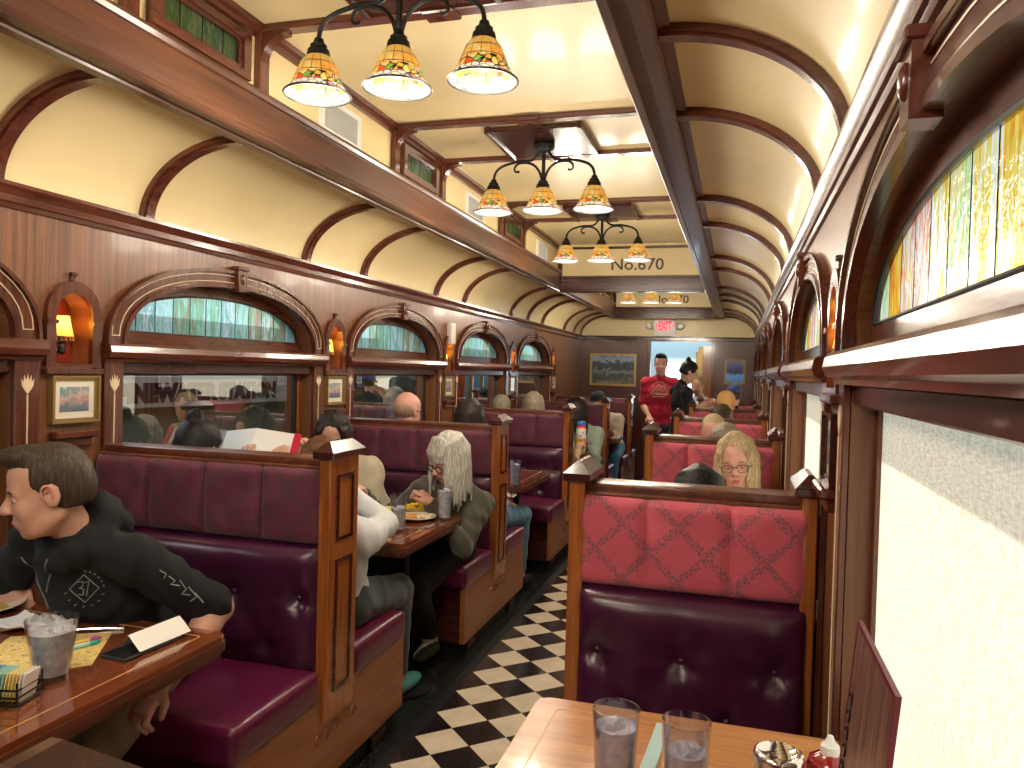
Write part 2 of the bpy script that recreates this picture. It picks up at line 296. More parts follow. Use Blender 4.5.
# ---------------------------------------------------------------- shell
Y0,Y1=-3.0,12.5
XL,XR=-2.52,.262
mb=MB(); mb.box(-1.345,-.44,Y0,Y1,FZ-.05,FZ); obj('floor',mb,'checker_floor',kind='structure')
fl=bpy.data.objects['floor']
mb=MB(); mb.box(-2.62,-1.40,Y0,Y1,FZ-.05,FZ); mb.box(-.44,.4,Y0,Y1,FZ-.05,FZ); obj('granite_floor',mb,'granite_black',fl)
mb=MB(); mb.box(-1.40,-1.345,Y0,Y1,FZ-.05,FZ+.001); obj('border_strip',mb,'black_paint',fl)
CL=3.41; CR=1.22; PW=2.033
ksL=[-3,-2,-1,0,1,2,3]; ksR=[-2,-1,0,1,2,3,4,5]
def wall(side):
    L=side=='L'; X=XL if L else XR; s=1 if L else -1; nm='wall_left' if L else 'wall_right'
    T=.10 if L else .075
    holes=[]; C0=CL if L else CR; ks=ksL if L else ksR
    cs=[C0+PW*k for k in ks]
    for c in cs: holes.append(arch(c,.76,.55,1.56,1.885))
    niches=[c+PW/2 for c in cs]+[cs[0]-PW/2]
    niches=[n for n in niches if Y0+.3<n<Y1-.3]
    for n in niches: holes.append(arch(n,.088,1.475,1.67,1.755,12,2))
    mb=MB(); mb.plate([(Y0,FZ),(Y1,FZ),(Y1,2.12),(Y0,2.12)],holes,X-s*T,X,'x')
    w=obj(nm,mb,'veneer_wall',kind='structure',smooth=30)
    mb=MB() # outer skin
    if L: mb.plate([(Y0,FZ),(Y1,FZ),(Y1,2.2),(Y0,2.2)],[arch(c,.74,.57,1.56,1.87) for c in cs],X-s*(T+.06),X-s*(T+.001),'x')
    else: mb.plate([(Y0,FZ),(Y1,FZ),(Y1,2.2),(Y0,2.2)],[arch(c,.755,.555,1.56,1.88) for c in cs],X-s*(T+.05),X-s*(T+.001),'x')
    obj('outer_skin',mb,'mahogany_z',w)
    # cornice
    path=[(X,Y0,0),(X,Y1,0)]
    prof=[(0,2.03),(.012,2.03),(.016,2.045),(.024,2.05),(.022,2.075),(.034,2.09),(.040,2.105),(.040,2.118),(0,2.118)]
    mb=MB(); mb.sweep([(a*s,b) for a,b in prof],path,lambda i:(Vector((1,0,0)),Vector((0,0,1)))); obj('cornice',mb,'mahogany_y',w,smooth=20)
    for i,n in enumerate(niches):
        mb=MB(); mb.plate(arch(n,.128,1.455,1.665,1.80,14,2),[arch(n,.086,1.477,1.67,1.753,14,2)],X,X+s*.022,'x')
        for q in (-1,1): mb.box(*sorted((X,X+s*.03)),n+q*.107-.024,n+q*.107+.024,1.63,1.645)
        mb.box(*sorted((X,X+s*.035)),n-.135,n+.135,1.435,1.462,.004); obj('niche_casing',mb,'mahogany_z',w)
        mb=MB(); mb.box(X-s*T,X-s*(T-.006),n-.1,n+.1,1.45,1.77) if L else mb.box(X-s*(T-.006),X-s*T,n-.1,n+.1,1.45,1.77)
        mb.box(*sorted((X,X-s*T)),n-.088,n+.088,1.467,1.476); obj('niche_back',mb,'niche_red',w)
        mb=MB(); mb.box(*sorted((X,X+s*.012)),n-.012,n+.010,1.78,1.83,.003); mb.box(*sorted((X,X+s*.02)),n-.016,n+.014,1.82,1.835,.003); obj('keystone',mb,'mahogany_dark',w)
        # slim shelf below the picture
        mb=MB(); mb.box(*sorted((X,X+s*.05)),n-.10,n+.10,1.185,1.215,.006); mb.box(*sorted((X,X+s*.03)),n-.085,n+.085,1.15,1.186,.004); obj('niche_ledge',mb,'mahogany_y',w)
    num=1 if L else 11
    for j,c in enumerate(cs):
        win=empty('window_%d'%(num+j),(X,c,0),kind='structure')
        def add(nm,mb,mt,sm=35): o=obj(nm,mb,mt,win,smooth=sm); return o
        xx=lambda d: s*d  # local: + into the room
        sb=lambda mb,d0,d1,*a,**k: mb.box(*sorted((s*d0,s*d1)),*a,**k)
        # arch casing with two steps
        mb=MB(); mb.plate(arch(0,.862,1.56,1.58,1.97),[arch(0,.752,1.565,1.58,1.88)],0,xx(.018),'x'); mb.plate(arch(0,.862,1.56,1.58,1.97),[arch(0,.848,1.561,1.58,1.955)],xx(.017),xx(.032),'x')
        mb.plate(arch(0,.772,1.565,1.58,1.898),[arch(0,.752,1.566,1.58,1.88)],xx(.017),xx(.028),'x'); add('arch_casing',mb,'mahogany_z')
        mb=MB()
        for hw,zt in ((.832,1.942),(.79,1.908)):
            p=[(xx(.0185),y,z) for y,z in arcpts(0,hw,1.60,zt)]; mb.tube(p,.0022,5)
        for y in (-.832,.79): mb.tube([(xx(.0185),y,1.60),(xx(.0185),y+.042,1.60)],.0022,5)
        for q in (-1,1): # inlaid flower on each pilaster
            yy=q*.812; mb.tube([(xx(.019),yy,.5),(xx(.019),yy,1.36)],.003,5)
            for k in range(-2,3):
                a=k*.42; tip=(yy+math.sin(a)*.036,1.385+math.cos(a)*.052); mb.plate([(yy,1.362),(yy+math.sin(a-.22)*.026,1.375+math.cos(a-.22)*.034),tip,(yy+math.sin(a+.22)*.026,1.375+math.cos(a+.22)*.034)],[],xx(.018),xx(.0205),'x')
        add('inlay',mb,'inlay_cream',30)
        mb=MB(); mb.plate([(-.03,1.868),(.03,1.868),(.042,1.985),(-.042,1.985)],[],0,xx(.045),'x'); sb(mb,0,.055,-.046,.046,1.975,1.995,bev=.003); mb.ell((xx(.046),0,1.93),(.010,.016,.028)); add('keystone',mb,'mahogany_z')
        # pilasters, shelf, header
        for q in (-1,1):
            mb=MB(); sb(mb,0,.018,q*.762 if q>0 else -.862,.862 if q>0 else -.762,FZ,1.50,bev=.003); add('pilaster',mb,'mahogany_z')
        prof=[(0,1.488),(.028,1.488),(.032,1.50),(.05,1.508),(.058,1.53),(.052,1.555),(.044,1.565),(0,1.568)]
        mb=MB(); mb.sweep([(a*s,b) for a,b in prof],[(0,-.87,0),(0,.87,0)],lambda i:(Vector((1,0,0)),Vector((0,0,1))))
        sb(mb,-.03,0,-.76,.76,1.49,1.568); add('shelf',mb,'mahogany_y',25)
        mb=MB(); sb(mb,-T+.0,-.002,-.76,.76,1.44,1.488,bev=.004); add('header',mb,'mahogany_dark')
        g=.085 if L else .045 # recess depth of the stained glass
        mb=MB(); mb.plate(arch(0,.758,1.567,1.58,1.884),[arch(0,.70,1.626,1.627,1.825)],xx(-g-.012),xx(-g+.012),'x'); add('arch_panel',mb,'mahogany_y')
        mb=MB(); mb.tube([(xx(-g+.012),y,z) for y,z in arcpts(0,.70,1.627,1.825)],.005,5); mb.tube([(xx(-g+.012),-.7,1.627),(xx(-g+.012),.7,1.627)],.004,5); add('stained_glass_rim',mb,'black_iron')
        mb=MB(); o_=arch(0,.705,1.622,1.627,1.83); mb.strip([(xx(-g),y,1.622) for y,z in o_],[(xx(-g),y,z) for y,z in o_]); add('stained_glass',mb,'stained_cool' if L else 'stained_warm',0)
        # lower sash
        mb=MB(); d=T-.002; mb.plate([(-.76,.55),(.76,.55),(.76,1.49),(-.76,1.49)],[[(-.715,.60),(.715,.60),(.715,1.44),(-.715,1.44)]],xx(-d),xx(-d+.02),'x'); add('sash',mb,'oak_orange_z' if L else 'mahogany_z')
        if L:
            mb=MB(); mb.plate([(-.72,.59),(.72,.59),(.72,1.445),(-.72,1.445)],[[(-.702,.61),(.702,.61),(.702,1.43),(-.702,1.43)]],xx(-d+.004),xx(-d+.024),'x'); add('gasket',mb,'black_paint')
            mb=MB(); mb.face([(xx(-d+.01),-.72,.59),(xx(-d+.01),.72,.59),(xx(-d+.01),.72,1.45),(xx(-d+.01),-.72,1.45)]); add('pane',mb,'window_glass',0)
        else:
            mb=MB(); mb.face([(xx(-d-.015),-.72,.59),(xx(-d-.015),.72,.59),(xx(-d-.015),.72,1.45),(xx(-d-.015),-.72,1.45)]); add('pane',mb,'window_glass',0)
            mb=MB(); mb.face([(xx(-.0625),-.735,.60),(xx(-.0625),.735,.60),(xx(-.0625),.735,1.49),(xx(-.0625),-.735,1.49)]); add('woven_blind',mb,'woven_blind',0)
            mb=MB(); mb.tube([(xx(-.058),-.74,.60),(xx(-.058),.74,.60)],.011,10); add('hem_bar',mb,'inlay_cream')
        mb=MB(); sb(mb,-T+.01,.035,-.80,.80,.52,.552,bev=.005); add('sill',mb,'mahogany_y')
    return w,niches
wl,nicheL=wall('L'); wr,nicheR=wall('R')
# side ceilings
ribL=[-1.95,-.62-.01,.04,.72,2.04,2.76,4.05,4.78,6.10,6.80,8.35,9.08,9.80,11.12,11.84,12.38]
ribL=[-2.0,-1.33,-.02,.70,2.04,2.76,4.05,4.78,6.10,6.80,8.35,9.08,9.80,11.12,11.84,12.38]
ribR=[-1.94,-1.22,.10,.82,2.13,2.80,4.15,4.87,6.20,6.90,8.35,9.08,9.80,11.12,11.84,12.38]
ceil=empty('ceiling',(0,0,0),kind='structure')
def qarc(L,n=22,off=0,e=2.0):
    cx,a=((-2.03,-.485) if L else (-.238,.50)); pts=[]
    for i in range(n+1):
        t_=PI/2*i/n; ct,st=math.cos(t_),math.sin(t_)
        pts.append((cx+(a-math.copysign(1,a)*off)*ct**(2/e),2.10+(.345-off)*st**(2/e)))
    return pts
for L in (True,False):
    p=qarc(L,30); q=qarc(L,30,-.03); mb=MB(); A=[(x,Y0,z) for x,z in p]; B=[(x,Y1,z) for x,z in p]; mb.strip(A,B); mb.strip([(x,Y0,z) for x,z in q],[(x,Y1,z) for x,z in q])
    mb.strip([A[0],(q[0][0],Y0,q[0][1])],[B[0],(q[0][0],Y1,q[0][1])]); obj('coved_panel',mb,'cream_paint',ceil,smooth=60)
    for y in (ribL if L else ribR):
        a=qarc(L,22,.0); c=qarc(L,22,.022); d=qarc(L,22,.03); mb=MB()
        for o_,hw_ in ((c,.036),(d,.022)):
            A0=[(x,y-hw_,z) for x,z in a]; A1=[(x,y+hw_,z) for x,z in a]; B0=[(x,y-hw_,z) for x,z in o_]; B1=[(x,y+hw_,z) for x,z in o_]
            mb.strip(A0,B0); mb.strip(B0,B1); mb.strip(B1,A1)
        obj('rib',mb,'mahogany_x',ceil,smooth=25)
# clerestory beams (soffit + fascia + lip) left and right
XA,XB=-1.905,-.365; YT=8.20
for L in (True,False):
    s=-1 if L else 1; X=XA if L else XB
    prof=[(0,2.455),(0,2.575),(-.012,2.578),(-.020,2.592),(-.018,2.605),(.0,2.615),(.045,2.62),(.16,2.62),(.16,2.43),(.127,2.43),(.127,2.418),(.118,2.412),(.075,2.412),(.072,2.420),(.03,2.420),(.026,2.412),(.0,2.412),(-.006,2.42),(-.004,2.435),(.0,2.44)]
    mb=MB(); mb.sweep([(a*s,b) for a,b in prof],[(X,Y0,0),(X,Y1-.01,0)],lambda i:(Vector((1,0,0)),Vector((0,0,1)))); obj('clerestory_beam',mb,'fascia_y',ceil,smooth=18)
    xw=X+s*.045; mb=MB(); mb.box(*sorted((xw,xw+s*.03)),Y0,Y1,2.60,2.93); obj('clerestory_wall',mb,'cream_paint',ceil)
    mb=MB(); mb.sweep([(a*-s,b) for a,b in [(0,2.84),(.018,2.845),(.024,2.86),(.04,2.868),(.045,2.90),(0,2.90)]],[(xw,Y0,0),(xw,Y1,0)],lambda i:(Vector((1,0,0)),Vector((0,0,1)))); obj('crown_moulding',mb,'mahogany_y',ceil,smooth=20)
    for y in ribL[:-1]:
        mb=MB(); mb.box(*sorted((xw,xw-s*.03)),y-.035,y+.035,2.60,2.86,.004)
        # curved bracket to the crossbeam
        pts=[(xw-s*.03,2.74)]+[(xw-s*(.03+.11*(1-math.cos(t_))),2.74+.11*math.sin(t_)) for t_ in np.linspace(0,PI/2,7)]+[(xw-s*.14,2.87),(xw-s*.03,2.87)]
        mb.plate([(float(a),float(b)) for a,b in pts],[],y-.025,y+.025,'y'); obj('clerestory_post',mb,'mahogany_z',ceil,smooth=25)
mb=MB(); mb.box(XA-.05,XB+.05,Y0,Y1,2.89,2.93); obj('flat_panel',mb,'cream_paint',ceil)
for y in ribL[:-1]:
    mb=MB(); mb.box(XA-.03,XB+.03,y-.032,y+.032,2.862,2.892,.004); mb.box(-1.21,-1.07,y-.045,y+.045,2.852,2.88,.006); obj('crossbeam',mb,'mahogany_x',ceil)
    mb=MB(); mb.plate([(-1.14,y-.022),(-1.118,y),(-1.14,y+.022),(-1.162,y)],[],2.845,2.853,'z'); obj('diamond_boss',mb,'chrome',ceil)
# clerestory windows (narrow bays) and vents (wide bays) on both sides
pairs=[(-2.0,-1.33),(-.02,.70),(2.04,2.76),(4.05,4.78),(6.10,6.80),(8.35,9.08),(11.12,11.84)]
n=30
for L in (True,False):
    s=1 if L else -1; xw=(XA-.045) if L else (XB+.045)
    for a,b in pairs:
        c=(a+b)/2; w_=empty('window_%d'%n,(xw,c,0),kind='structure'); n+=1
        bx=lambda mb,d0,d1,*k,**kk: mb.box(*sorted((s*d0,s*d1)),*k,**kk)
        mb=MB(); mb.plate([(-.27,2.635),(.27,2.635),(.27,2.82),(-.27,2.82)],[[(-.225,2.665),(.225,2.665),(.225,2.79),(-.225,2.79)]],0,s*.03,'x'); mb.plate([(-.232,2.658),(.232,2.658),(.232,2.797),(-.232,2.797)],[[(-.205,2.68),(.205,2.68),(.205,2.775),(-.205,2.775)]],0,s*.02,'x'); obj('sash',mb,'mahogany_y',w_)
        mb=MB(); mb.face([(s*.009,-.22,2.66),(s*.009,.22,2.66),(s*.009,.22,2.79),(s*.009,-.22,2.79)]); obj('stained_glass',mb,'stained_cool',w_)
    for a,b in [(.70,2.04),(2.76,4.05),(4.78,6.10),(6.80,8.20),(9.08,9.80)]:
        c=(a+b)/2+.03; v=empty('ceiling_vent',(xw,c,2.60),label='white louvred air vent high on the %s, %s'%(('left' if L else 'right'),{.70:'above the viewer',2.76:'beyond the nearest pendant lamp',4.78:'beyond the second pendant lamp',6.80:'before the first numbered panel',9.08:'past the first numbered panel'}[a]),cat='vent',group='white air vents along the clerestory')
        mb=MB(); mb.plate([(-.20,.02),(.20,.02),(.20,.20),(-.20,.20)],[[(-.165,.045),(.165,.045),(.165,.175),(-.165,.175)]],s*.0,s*.014,'x'); obj('frame',mb,'white_plastic',v)
        mb=MB(); bx(mb,0,.003,-.17,.17,.04,.18)
        for k in range(22): bx(mb,.002,.010,-.16+k*.0152,-.156+k*.0152,.045,.175)
        obj('louvres',mb,'vent_grey',v)
# transoms with the car number
for yy,idx in ((YT,1),(12.06,2)):
    tr=empty('trim_%d'%idx,(0,yy,0),kind='structure')
    mb=MB(); mb.box(XA,XB,-.0,.10,2.372,2.535,.006); mb.box(XA,XB,-.02,.0,2.515,2.545,.006); mb.box(XA,XB,-.012,.0,2.372,2.40,.005); obj('transom_beam',mb,'mahogany_dark',tr)
    mb=MB(); mb.box(XA-.04,XB+.04,.02,.06,2.53,2.89); obj('number_board',mb,'cream_paint',tr)
    mb=MB(); mb.box(XA,XB,.0,.02,2.835,2.86); mb.box(XA-.03,XA+.02,.0,.02,2.54,2.85); mb.box(XB-.02,XB+.02,.0,.02,2.54,2.85); obj('board_trim',mb,'mahogany_dark',tr)
    x0=-1.345 if idx==1 else -1.32; text('number_lettering','No.670',.1,'brown_letter',tr,(x0,.018,2.607),(PI/2,0,0),.003,width=.555,height=.125,bold=.001)
# end walls
def endwall(nm,Y,s,door):
    mb=MB(); dl,dr,dt=-1.367,-.41,2.03
    o_=[(-2.62,FZ),(dl,FZ),(dl,dt),(dr,dt),(dr,FZ),(.36,FZ),(.36,2.09),(-2.62,2.09)] if door else [(-2.62,FZ),(.36,FZ),(.36,2.09),(-2.62,2.09)]
    mb.plate(o_,[],*sorted((Y,Y+s*.08)),'y'); w=obj(nm,mb,'veneer_end',kind='structure')
    mb=MB(); mb.box(-2.62,.36,*sorted((Y,Y+s*.08)),2.09,3.0); obj('upper_panel',mb,'cream_paint',w)
    mb=MB(); mb.box(-2.52,.26,*sorted((Y,Y-s*.03)),2.045,2.095,.006); mb.box(-2.52,.26,*sorted((Y,Y-s*.04)),2.095,2.11,.004); obj('cornice',mb,'mahogany_dark',w)
    if door:
        mb=MB()
        for a,b,c,d in ((dl-.05,dl,FZ,dt+.02),(dr,dr+.05,FZ,dt+.02)): mb.box(a,b,*sorted((Y+.02,Y-.02)),c,d,.004)
        obj('door_casing',mb,'mahogany_z',w)
    return w
endwall('wall_far',Y1,1,True); endwall('wall_back',Y0,-1,False)
# vestibule beyond the open door
vs=empty('wall_vestibule',(0,Y1,0),kind='structure')
mb=MB(); mb.plate([(-1.9,FZ),(.2,FZ),(.2,2.6),(-1.9,2.6)],[[(-1.25,.75),(-.70,.75),(-.70,1.72),(-1.25,1.72)]],1.5,1.56,'y'); mb.box(-1.95,-1.9,.08,1.56,FZ,2.6); mb.box(.2,.25,.08,1.56,FZ,2.6); mb.box(-1.95,.25,.08,1.12,2.25,2.3); obj('vestibule_panel',mb,'pale_blue_wall',vs)  # unseen lid stops short; the gap is added to let sky light in
mb=MB(); mb.box(-1.95,.25,.08,1.56,FZ-.05,FZ); obj('vestibule_floor',mb,'granite_black',vs)
mb=MB(); mb.plate([(-1.29,.71),(-.66,.71),(-.66,1.76),(-1.29,1.76)],[[(-1.25,.75),(-.99,.75),(-.99,1.72),(-1.25,1.72)],[(-.96,.75),(-.70,.75),(-.70,1.72),(-.96,1.72)]],1.47,1.52,'y'); obj('window_frame',mb,'white_plastic',vs)
mb=MB(); mb.box(-.56,-.40,.30,.34,FZ,1.99,.005); obj('open_door',mb,'oak_orange_z',vs)
mb=MB(); mb.plate([(-.64,FZ),(-.57,FZ),(-.57,1.97),(-.64,1.97)],[],.5,.54,'y'); mb.box(-.70,-.64,.9,.94,.9,1.9,.01); obj('gilt_trim',mb,'gold_frame',vs)
# roof and eaves outside
mb=MB(); mb.box(-2.9,.36+.40,Y0-.2,Y1+.12,2.98,3.02); obj('roof',mb,'roof_dark',kind='structure')
mb=MB(); mb.box(.33,.75,Y0-.2,Y1+.12,1.93,1.96); mb.box(.33,.38,Y0-.2,Y1+.12,1.95,3.0); mb.box(-2.72,-2.66,Y0-.2,Y1+.12,2.15,3.0); obj('trim_3',mb,'roof_dark',kind='structure')
mb=MB(); mb.box(-14,12,-14,26,FZ-1.1,FZ-1.05); obj('ground',mb,'asphalt',kind='structure')
# ---------------------------------------------------------------- pendant lamps
def make_lamp():
    L=empty('pendant_lamp',(0,0,0),cat='lamp',group='three-light pendant lamps down the ceiling')
    # origin at ceiling plate; z down
    mb=MB(); mb.box(-.27,.27,-.27,.27,-.028,-.002,.006); mb.box(-.285,-.255,-.285,.285,-.04,-.0,.004); mb.box(.255,.285,-.285,.285,-.04,0,.004); obj('ceiling_plate',mb,'mahogany_dark',L)
    mb=MB(); mb.lathe([(.062,-.03),(.066,-.045),(.06,-.06),(.045,-.075),(.02,-.085),(0,-.088)],20,cap0=True); obj('canopy',mb,'black_iron',L)
    mb=MB(); mb.tube([(0,0,-.07),(0,0,-.20),(0,0,-.27)],[.011,.011,.010],10); mb.lathe([(0,-.20),(.018,-.205),(.02,-.22),(.012,-.235),(.02,-.25),(.022,-.27),(.0,-.275)],14); obj('stem',mb,'black_iron',L)
    def bez(p0,p1,p2,p3,n=14): return [tuple(sum(c*w for c,w in zip(cs,((1-t)**3,3*t*(1-t)**2,3*t*t*(1-t),t**3))) for cs in zip(p0,p1,p2,p3)) for t in [i/n for i in range(n+1)]]
    for q in (-1,1):
        mb=MB(); mb.tube(bez((q*.03,0,-.075),(q*.07,0,-.16),(q*.12,0,-.115),(q*.19,0,-.135))+bez((q*.19,0,-.135),(q*.27,0,-.15),(q*.31,0,-.17),(q*.31,0,-.24))[1:],.0085,8); obj('arm',mb,'black_iron',L)
        mb=MB(); mb.tube(bez((q*.012,0,-.235),(q*.03,0,-.15),(q*.09,0,-.13),(q*.15,0,-.14))+bez((q*.15,0,-.14),(q*.19,0,-.15),(q*.19,0,-.20),(q*.155,0,-.19))[1:],[.0075]*20+[.006]*9,8); mb.ell((q*.155,0,-.19),(.008,.006,.008),8,6); obj('scroll',mb,'black_iron',L)
    for x in (-.31,0,.31):
        mb=MB(); mb.lathe([(0,-.228),(.016,-.232),(.020,-.248),(.030,-.255),(.030,-.266),(.038,-.272),(.042,-.292),(.035,-.298)],16,c=(x,0,0)); f=obj('socket_cap',mb,'black_iron',L)
        mb=MB(); pr=[(.034,.138),(.045,.131),(.060,.112),(.072,.084),(.083,.055),(.095,.027),(.112,.006),(.116,.0)]
        mb.lathe(pr,28); sh=obj('lamp_shade',mb,'tiffany',L,loc=(x,0,-.430),smooth=70)
        mb=MB(); mb.tube([(.117*math.cos(a),.117*math.sin(a),0) for a in np.linspace(0,2*PI,29)],.004,6,cap=False); obj('rim',mb,'black_iron',sh)
        mb=MB(); mb.ell((x,0,-.365),(.024,.024,.034),12,8); obj('bulb',mb,'bulb',L)
    return L
lp=make_lamp(); names={-1.67:'nearest the rear, behind the viewer',.37:'over the viewer',2.42:'nearest one, cut by the photo top',4.45:'second one along the ceiling',6.5:'third one, before the lettered panel',10.4:'far one seen under the lettered panel'}
first=True; LAMPS=[]
for y,nm in names.items():
    lab='three-light pendant lamp with leaded amber shades, %s'%nm
    if first: lp.location=(-1.155,y,2.888); lp['label']=lab; first=False
    else: dup(lp,(-1.155,y,2.888),label=lab)
    for x in (-.31,0,.31):
        l=bpy.data.lights.new('below_rim_fill','POINT'); l.energy=17; l.color=(1,.88,.72); l.shadow_soft_size=.10; o=bpy.data.objects.new('below_rim_fill',l); col.objects.link(o); o.location=(-1.155+x,y,2.888-.525)  # fill light added below each shade rim to brighten room and ceiling
for o in [o for o in col.objects if o.type=='LIGHT']:
    g_=o.data.copy(); g_.energy=1.6; g_.shadow_soft_size=.02; o2=bpy.data.objects.new('bulb_glow',g_); col.objects.link(o2); o2.location=(o.location.x,o.location.y,2.888-.37)
# ---------------------------------------------------------------- wall sconces and pictures
def make_sconce():
    L=empty('wall_sconce',cat='sconce',group='small shaded sconces in the wall niches')
    mb=MB(); mb.box(0,.012,-.018,.018,-.06,.06,.004); mb.tube([(.01,0,-.03),(.035,0,-.045),(.045,0,-.02),(.045,0,.03)],.005,6); mb.lathe([(.0,-.055),(.014,-.045),(.016,-.03),(.008,-.01),(.012,.0),(.006,.02)],10,c=(.045,0,0)); obj('bracket',mb,'black_iron',L)
    mb=MB(); mb.lathe([(.026,.10),(.030,.07),(.038,.03),(.042,.02)],16,c=(.045,0,0),wob=lambda k,n,i:.0015*(k%2)); sh=obj('lamp_shade',mb,'sconce_shade',L,smooth=60)
    mb=MB()
    for k in range(16):
        a=2*PI*k/16; mb.tube([(.045+.041*math.cos(a),.041*math.sin(a),.021),(.045+.041*math.cos(a),.041*math.sin(a),.008)],.0012,4); mb.ell((.045+.041*math.cos(a),.041*math.sin(a),.005),(.003,.003,.004),6,4)
    obj('bead_fringe',mb,'gold_frame',sh)
    mb=MB(); mb.ell((.045,0,.05),(.009,.009,.016),8,6); obj('bulb',mb,'bulb',L)
    return L
scn=make_sconce(); first=True
def order(i,tot): return ['first','second','third','fourth','fifth','sixth','seventh','eighth','ninth'][i]
for side,ns in (('L',nicheL),('R',nicheR)):
    for i,y in enumerate(sorted(ns)):
        if y<-1 or y>11: continue
        lab='amber-shaded sconce in the %s niche from the viewer, %s wall'%(order(i,9),'left' if side=='L' else 'right')
        loc=(XL-.09,y,1.565) if side=='L' else (XR+.066,y,1.565)
        if first: scn.location=loc; scn['label']=lab; first=False
        else: dup(scn,loc,0 if side=='L' else PI,label=lab)
        l=bpy.data.lights.new('sconce_light','POINT'); l.energy=1.2; l.color=(1,.6,.25); l.shadow_soft_size=.02; o=bpy.data.objects.new('sconce_light',l); col.objects.link(o); o.location=(loc[0]+(.045 if side=='L' else -.045),y,1.63)
def pic_mat(name,kind):
    t=NT(name); v=t.oc((1,1,1)); sx=t.nd('SeparateXYZ'); t.l.new(v,sx.inputs[0]); z=sx.outputs[2]; n=t.noise(v,30 if kind!='sea' else 9,5,.6)
    if kind=='sea':
        h=t.math('ADD',t.math('MULTIPLY',z,1.7),t.math('MULTIPLY',t.math('SUBTRACT',n,.5),.7)); c=t.ramp(h,[(.05,(.20,.19,.15)),(.25,(.04,.055,.05)),(.42,(.16,.20,.22)),(.5,(.035,.045,.04)),(.66,(.05,.09,.12)),(.72,(.30,.38,.48)),(.9,(.10,.19,.38)),(1.1,(.5,.58,.7))])
    elif kind=='blue':
        h=t.math('ADD',t.math('MULTIPLY',z,2.4),t.math('MULTIPLY',t.math('SUBTRACT',n,.5),.5)); c=t.ramp(h,[(.1,(.08,.22,.6)),(.33,(.15,.42,.9)),(.42,(.02,.03,.12)),(.6,(.05,.06,.2)),(.8,(.15,.16,.35))])
    else:
        h=t.math('ADD',t.math('MULTIPLY',z,5.5),t.math('MULTIPLY',t.math('SUBTRACT',n,.5),.9)); c=t.ramp(h,[(.1,(.10,.13,.17)),(.4,(.15,.2,.28)),(.5,(.42,.22,.18)),(.62,(.5,.4,.35)),(.75,(.12,.22,.26)),(.9,(.5,.62,.72))])
    t.pb(c,.5); return name
pic_mat('print_station','st'); pic_mat('print_sea','sea'); pic_mat('print_blue','blue')
def picture(loc,rotz,w,h,fw,mat,frame,matte,lab,grp=None):
    P=empty('framed_picture',loc,rotz,lab,'picture',grp)   # local: picture in xz plane, facing -y, base at z=0
    mb=MB(); mb.plate([(-w/2,0),(w/2,0),(w/2,h),(-w/2,h)],[[(-w/2+fw,fw),(w/2-fw,fw),(w/2-fw,h-fw),(-w/2+fw,h-fw)]],-.02,0,'y')
    mb.plate([(-w/2,0),(w/2,0),(w/2,h),(-w/2,h)],[[(-w/2+fw*.45,fw*.45),(w/2-fw*.45,fw*.45),(w/2-fw*.45,h-fw*.45),(-w/2+fw*.45,h-fw*.45)]],-.028,-.02,'y'); obj('frame',mb,frame,P)
    i=fw
    if matte: mb=MB(); mb.box(-w/2+i,w/2-i,-.012,-.006,i,h-i); obj('mat_board',mb,'mat_board',P)
    q=i+matte; mb=MB(); mb.box(-w/2+q,w/2-q,-.014,-.004,q,h-q); obj('print',mb,mat,P)
    mb=MB(); mb.face([(-w/2+i,-.017,i),(w/2-i,-.017,i),(w/2-i,-.017,h-i),(-w/2+i,-.017,h-i)]); obj('glazing',mb,'picture_glass',P,smooth=0)
    return P
for i,y in enumerate(sorted(nicheL)):
    if -1<y<11: picture((XL,y+.01,1.245),PI/2,.225,.185,.018,'print_station','gold_frame',.026,'small gilt-framed town print under the %s niche from the viewer, left wall'%order(i,9),'small framed prints under the niches')
for i,y in enumerate(sorted(nicheR)):
    if -1<y<11: picture((XR,y+.01,1.215),-PI/2,.225,.195,.022,'print_station','mahogany_dark',.026,'small dark-framed print under the %s niche from the viewer, right wall'%order(i,9),'small framed prints under the niches')
picture((-1.97,Y1,1.29),0,.76,.53,.035,'print_sea','gold_frame',0,'gilt-framed painting of a rocky blue sea on the far wall left of the doorway')
picture((-.05,Y1,1.375),0,.315,.39,.03,'print_blue','dark_gold',0,'narrow framed blue picture on the far wall right of the doorway')
# speaker box on the left wall
b=empty('wall_speaker',(XL,6.47,1.72),0,'white plastic box mounted high on the left wall between the third and fourth windows','speaker'); mb=MB(); mb.box(0,.05,-.055,.055,0,.19,.012,2); obj('housing',mb,'white_plastic',b); mb=MB(); mb.box(.0505,.054,-.04,.04,.02,.17,.002); obj('grille',mb,'mat_board',b)
# exit sign
ex=empty('exit_sign',(-1.15,Y1,2.115),0,'lit white EXIT sign with red letters above the far doorway','exit sign')
mb=MB(); mb.box(-.175,.17,-.05,0,.0,.27,.008); obj('housing',mb,'white_plastic',ex)
text('lettering','EXIT',.14,'exit_red',ex,(-.105,-.051,.085),(PI/2,0,0),.002,width=.215,height=.155,bold=.006)
for q in (-1,1):
    mb=MB(); mb.plate([(q*.155,.165),(q*.125,.195),(q*.125,.135)],[],-.054,-.05,'y'); obj('arrow',mb,'exit_red',ex)
    mb=MB(); mb.lathe([(.0,-.02),(.05,-.02),(.055,.02),(.04,.05),(.0,.055)],16); o=obj('lamp_head',mb,'white_plastic',ex,loc=(q*.245,-.06,.16)); o.rotation_euler=(PI/2,0,0)
    mb=MB(); mb.tube([(q*.17,-.03,.12),(q*.25,-.03,.12),(q*.25,-.04,.14)],.018,8); obj('bracket',mb,'exit_grey',ex)
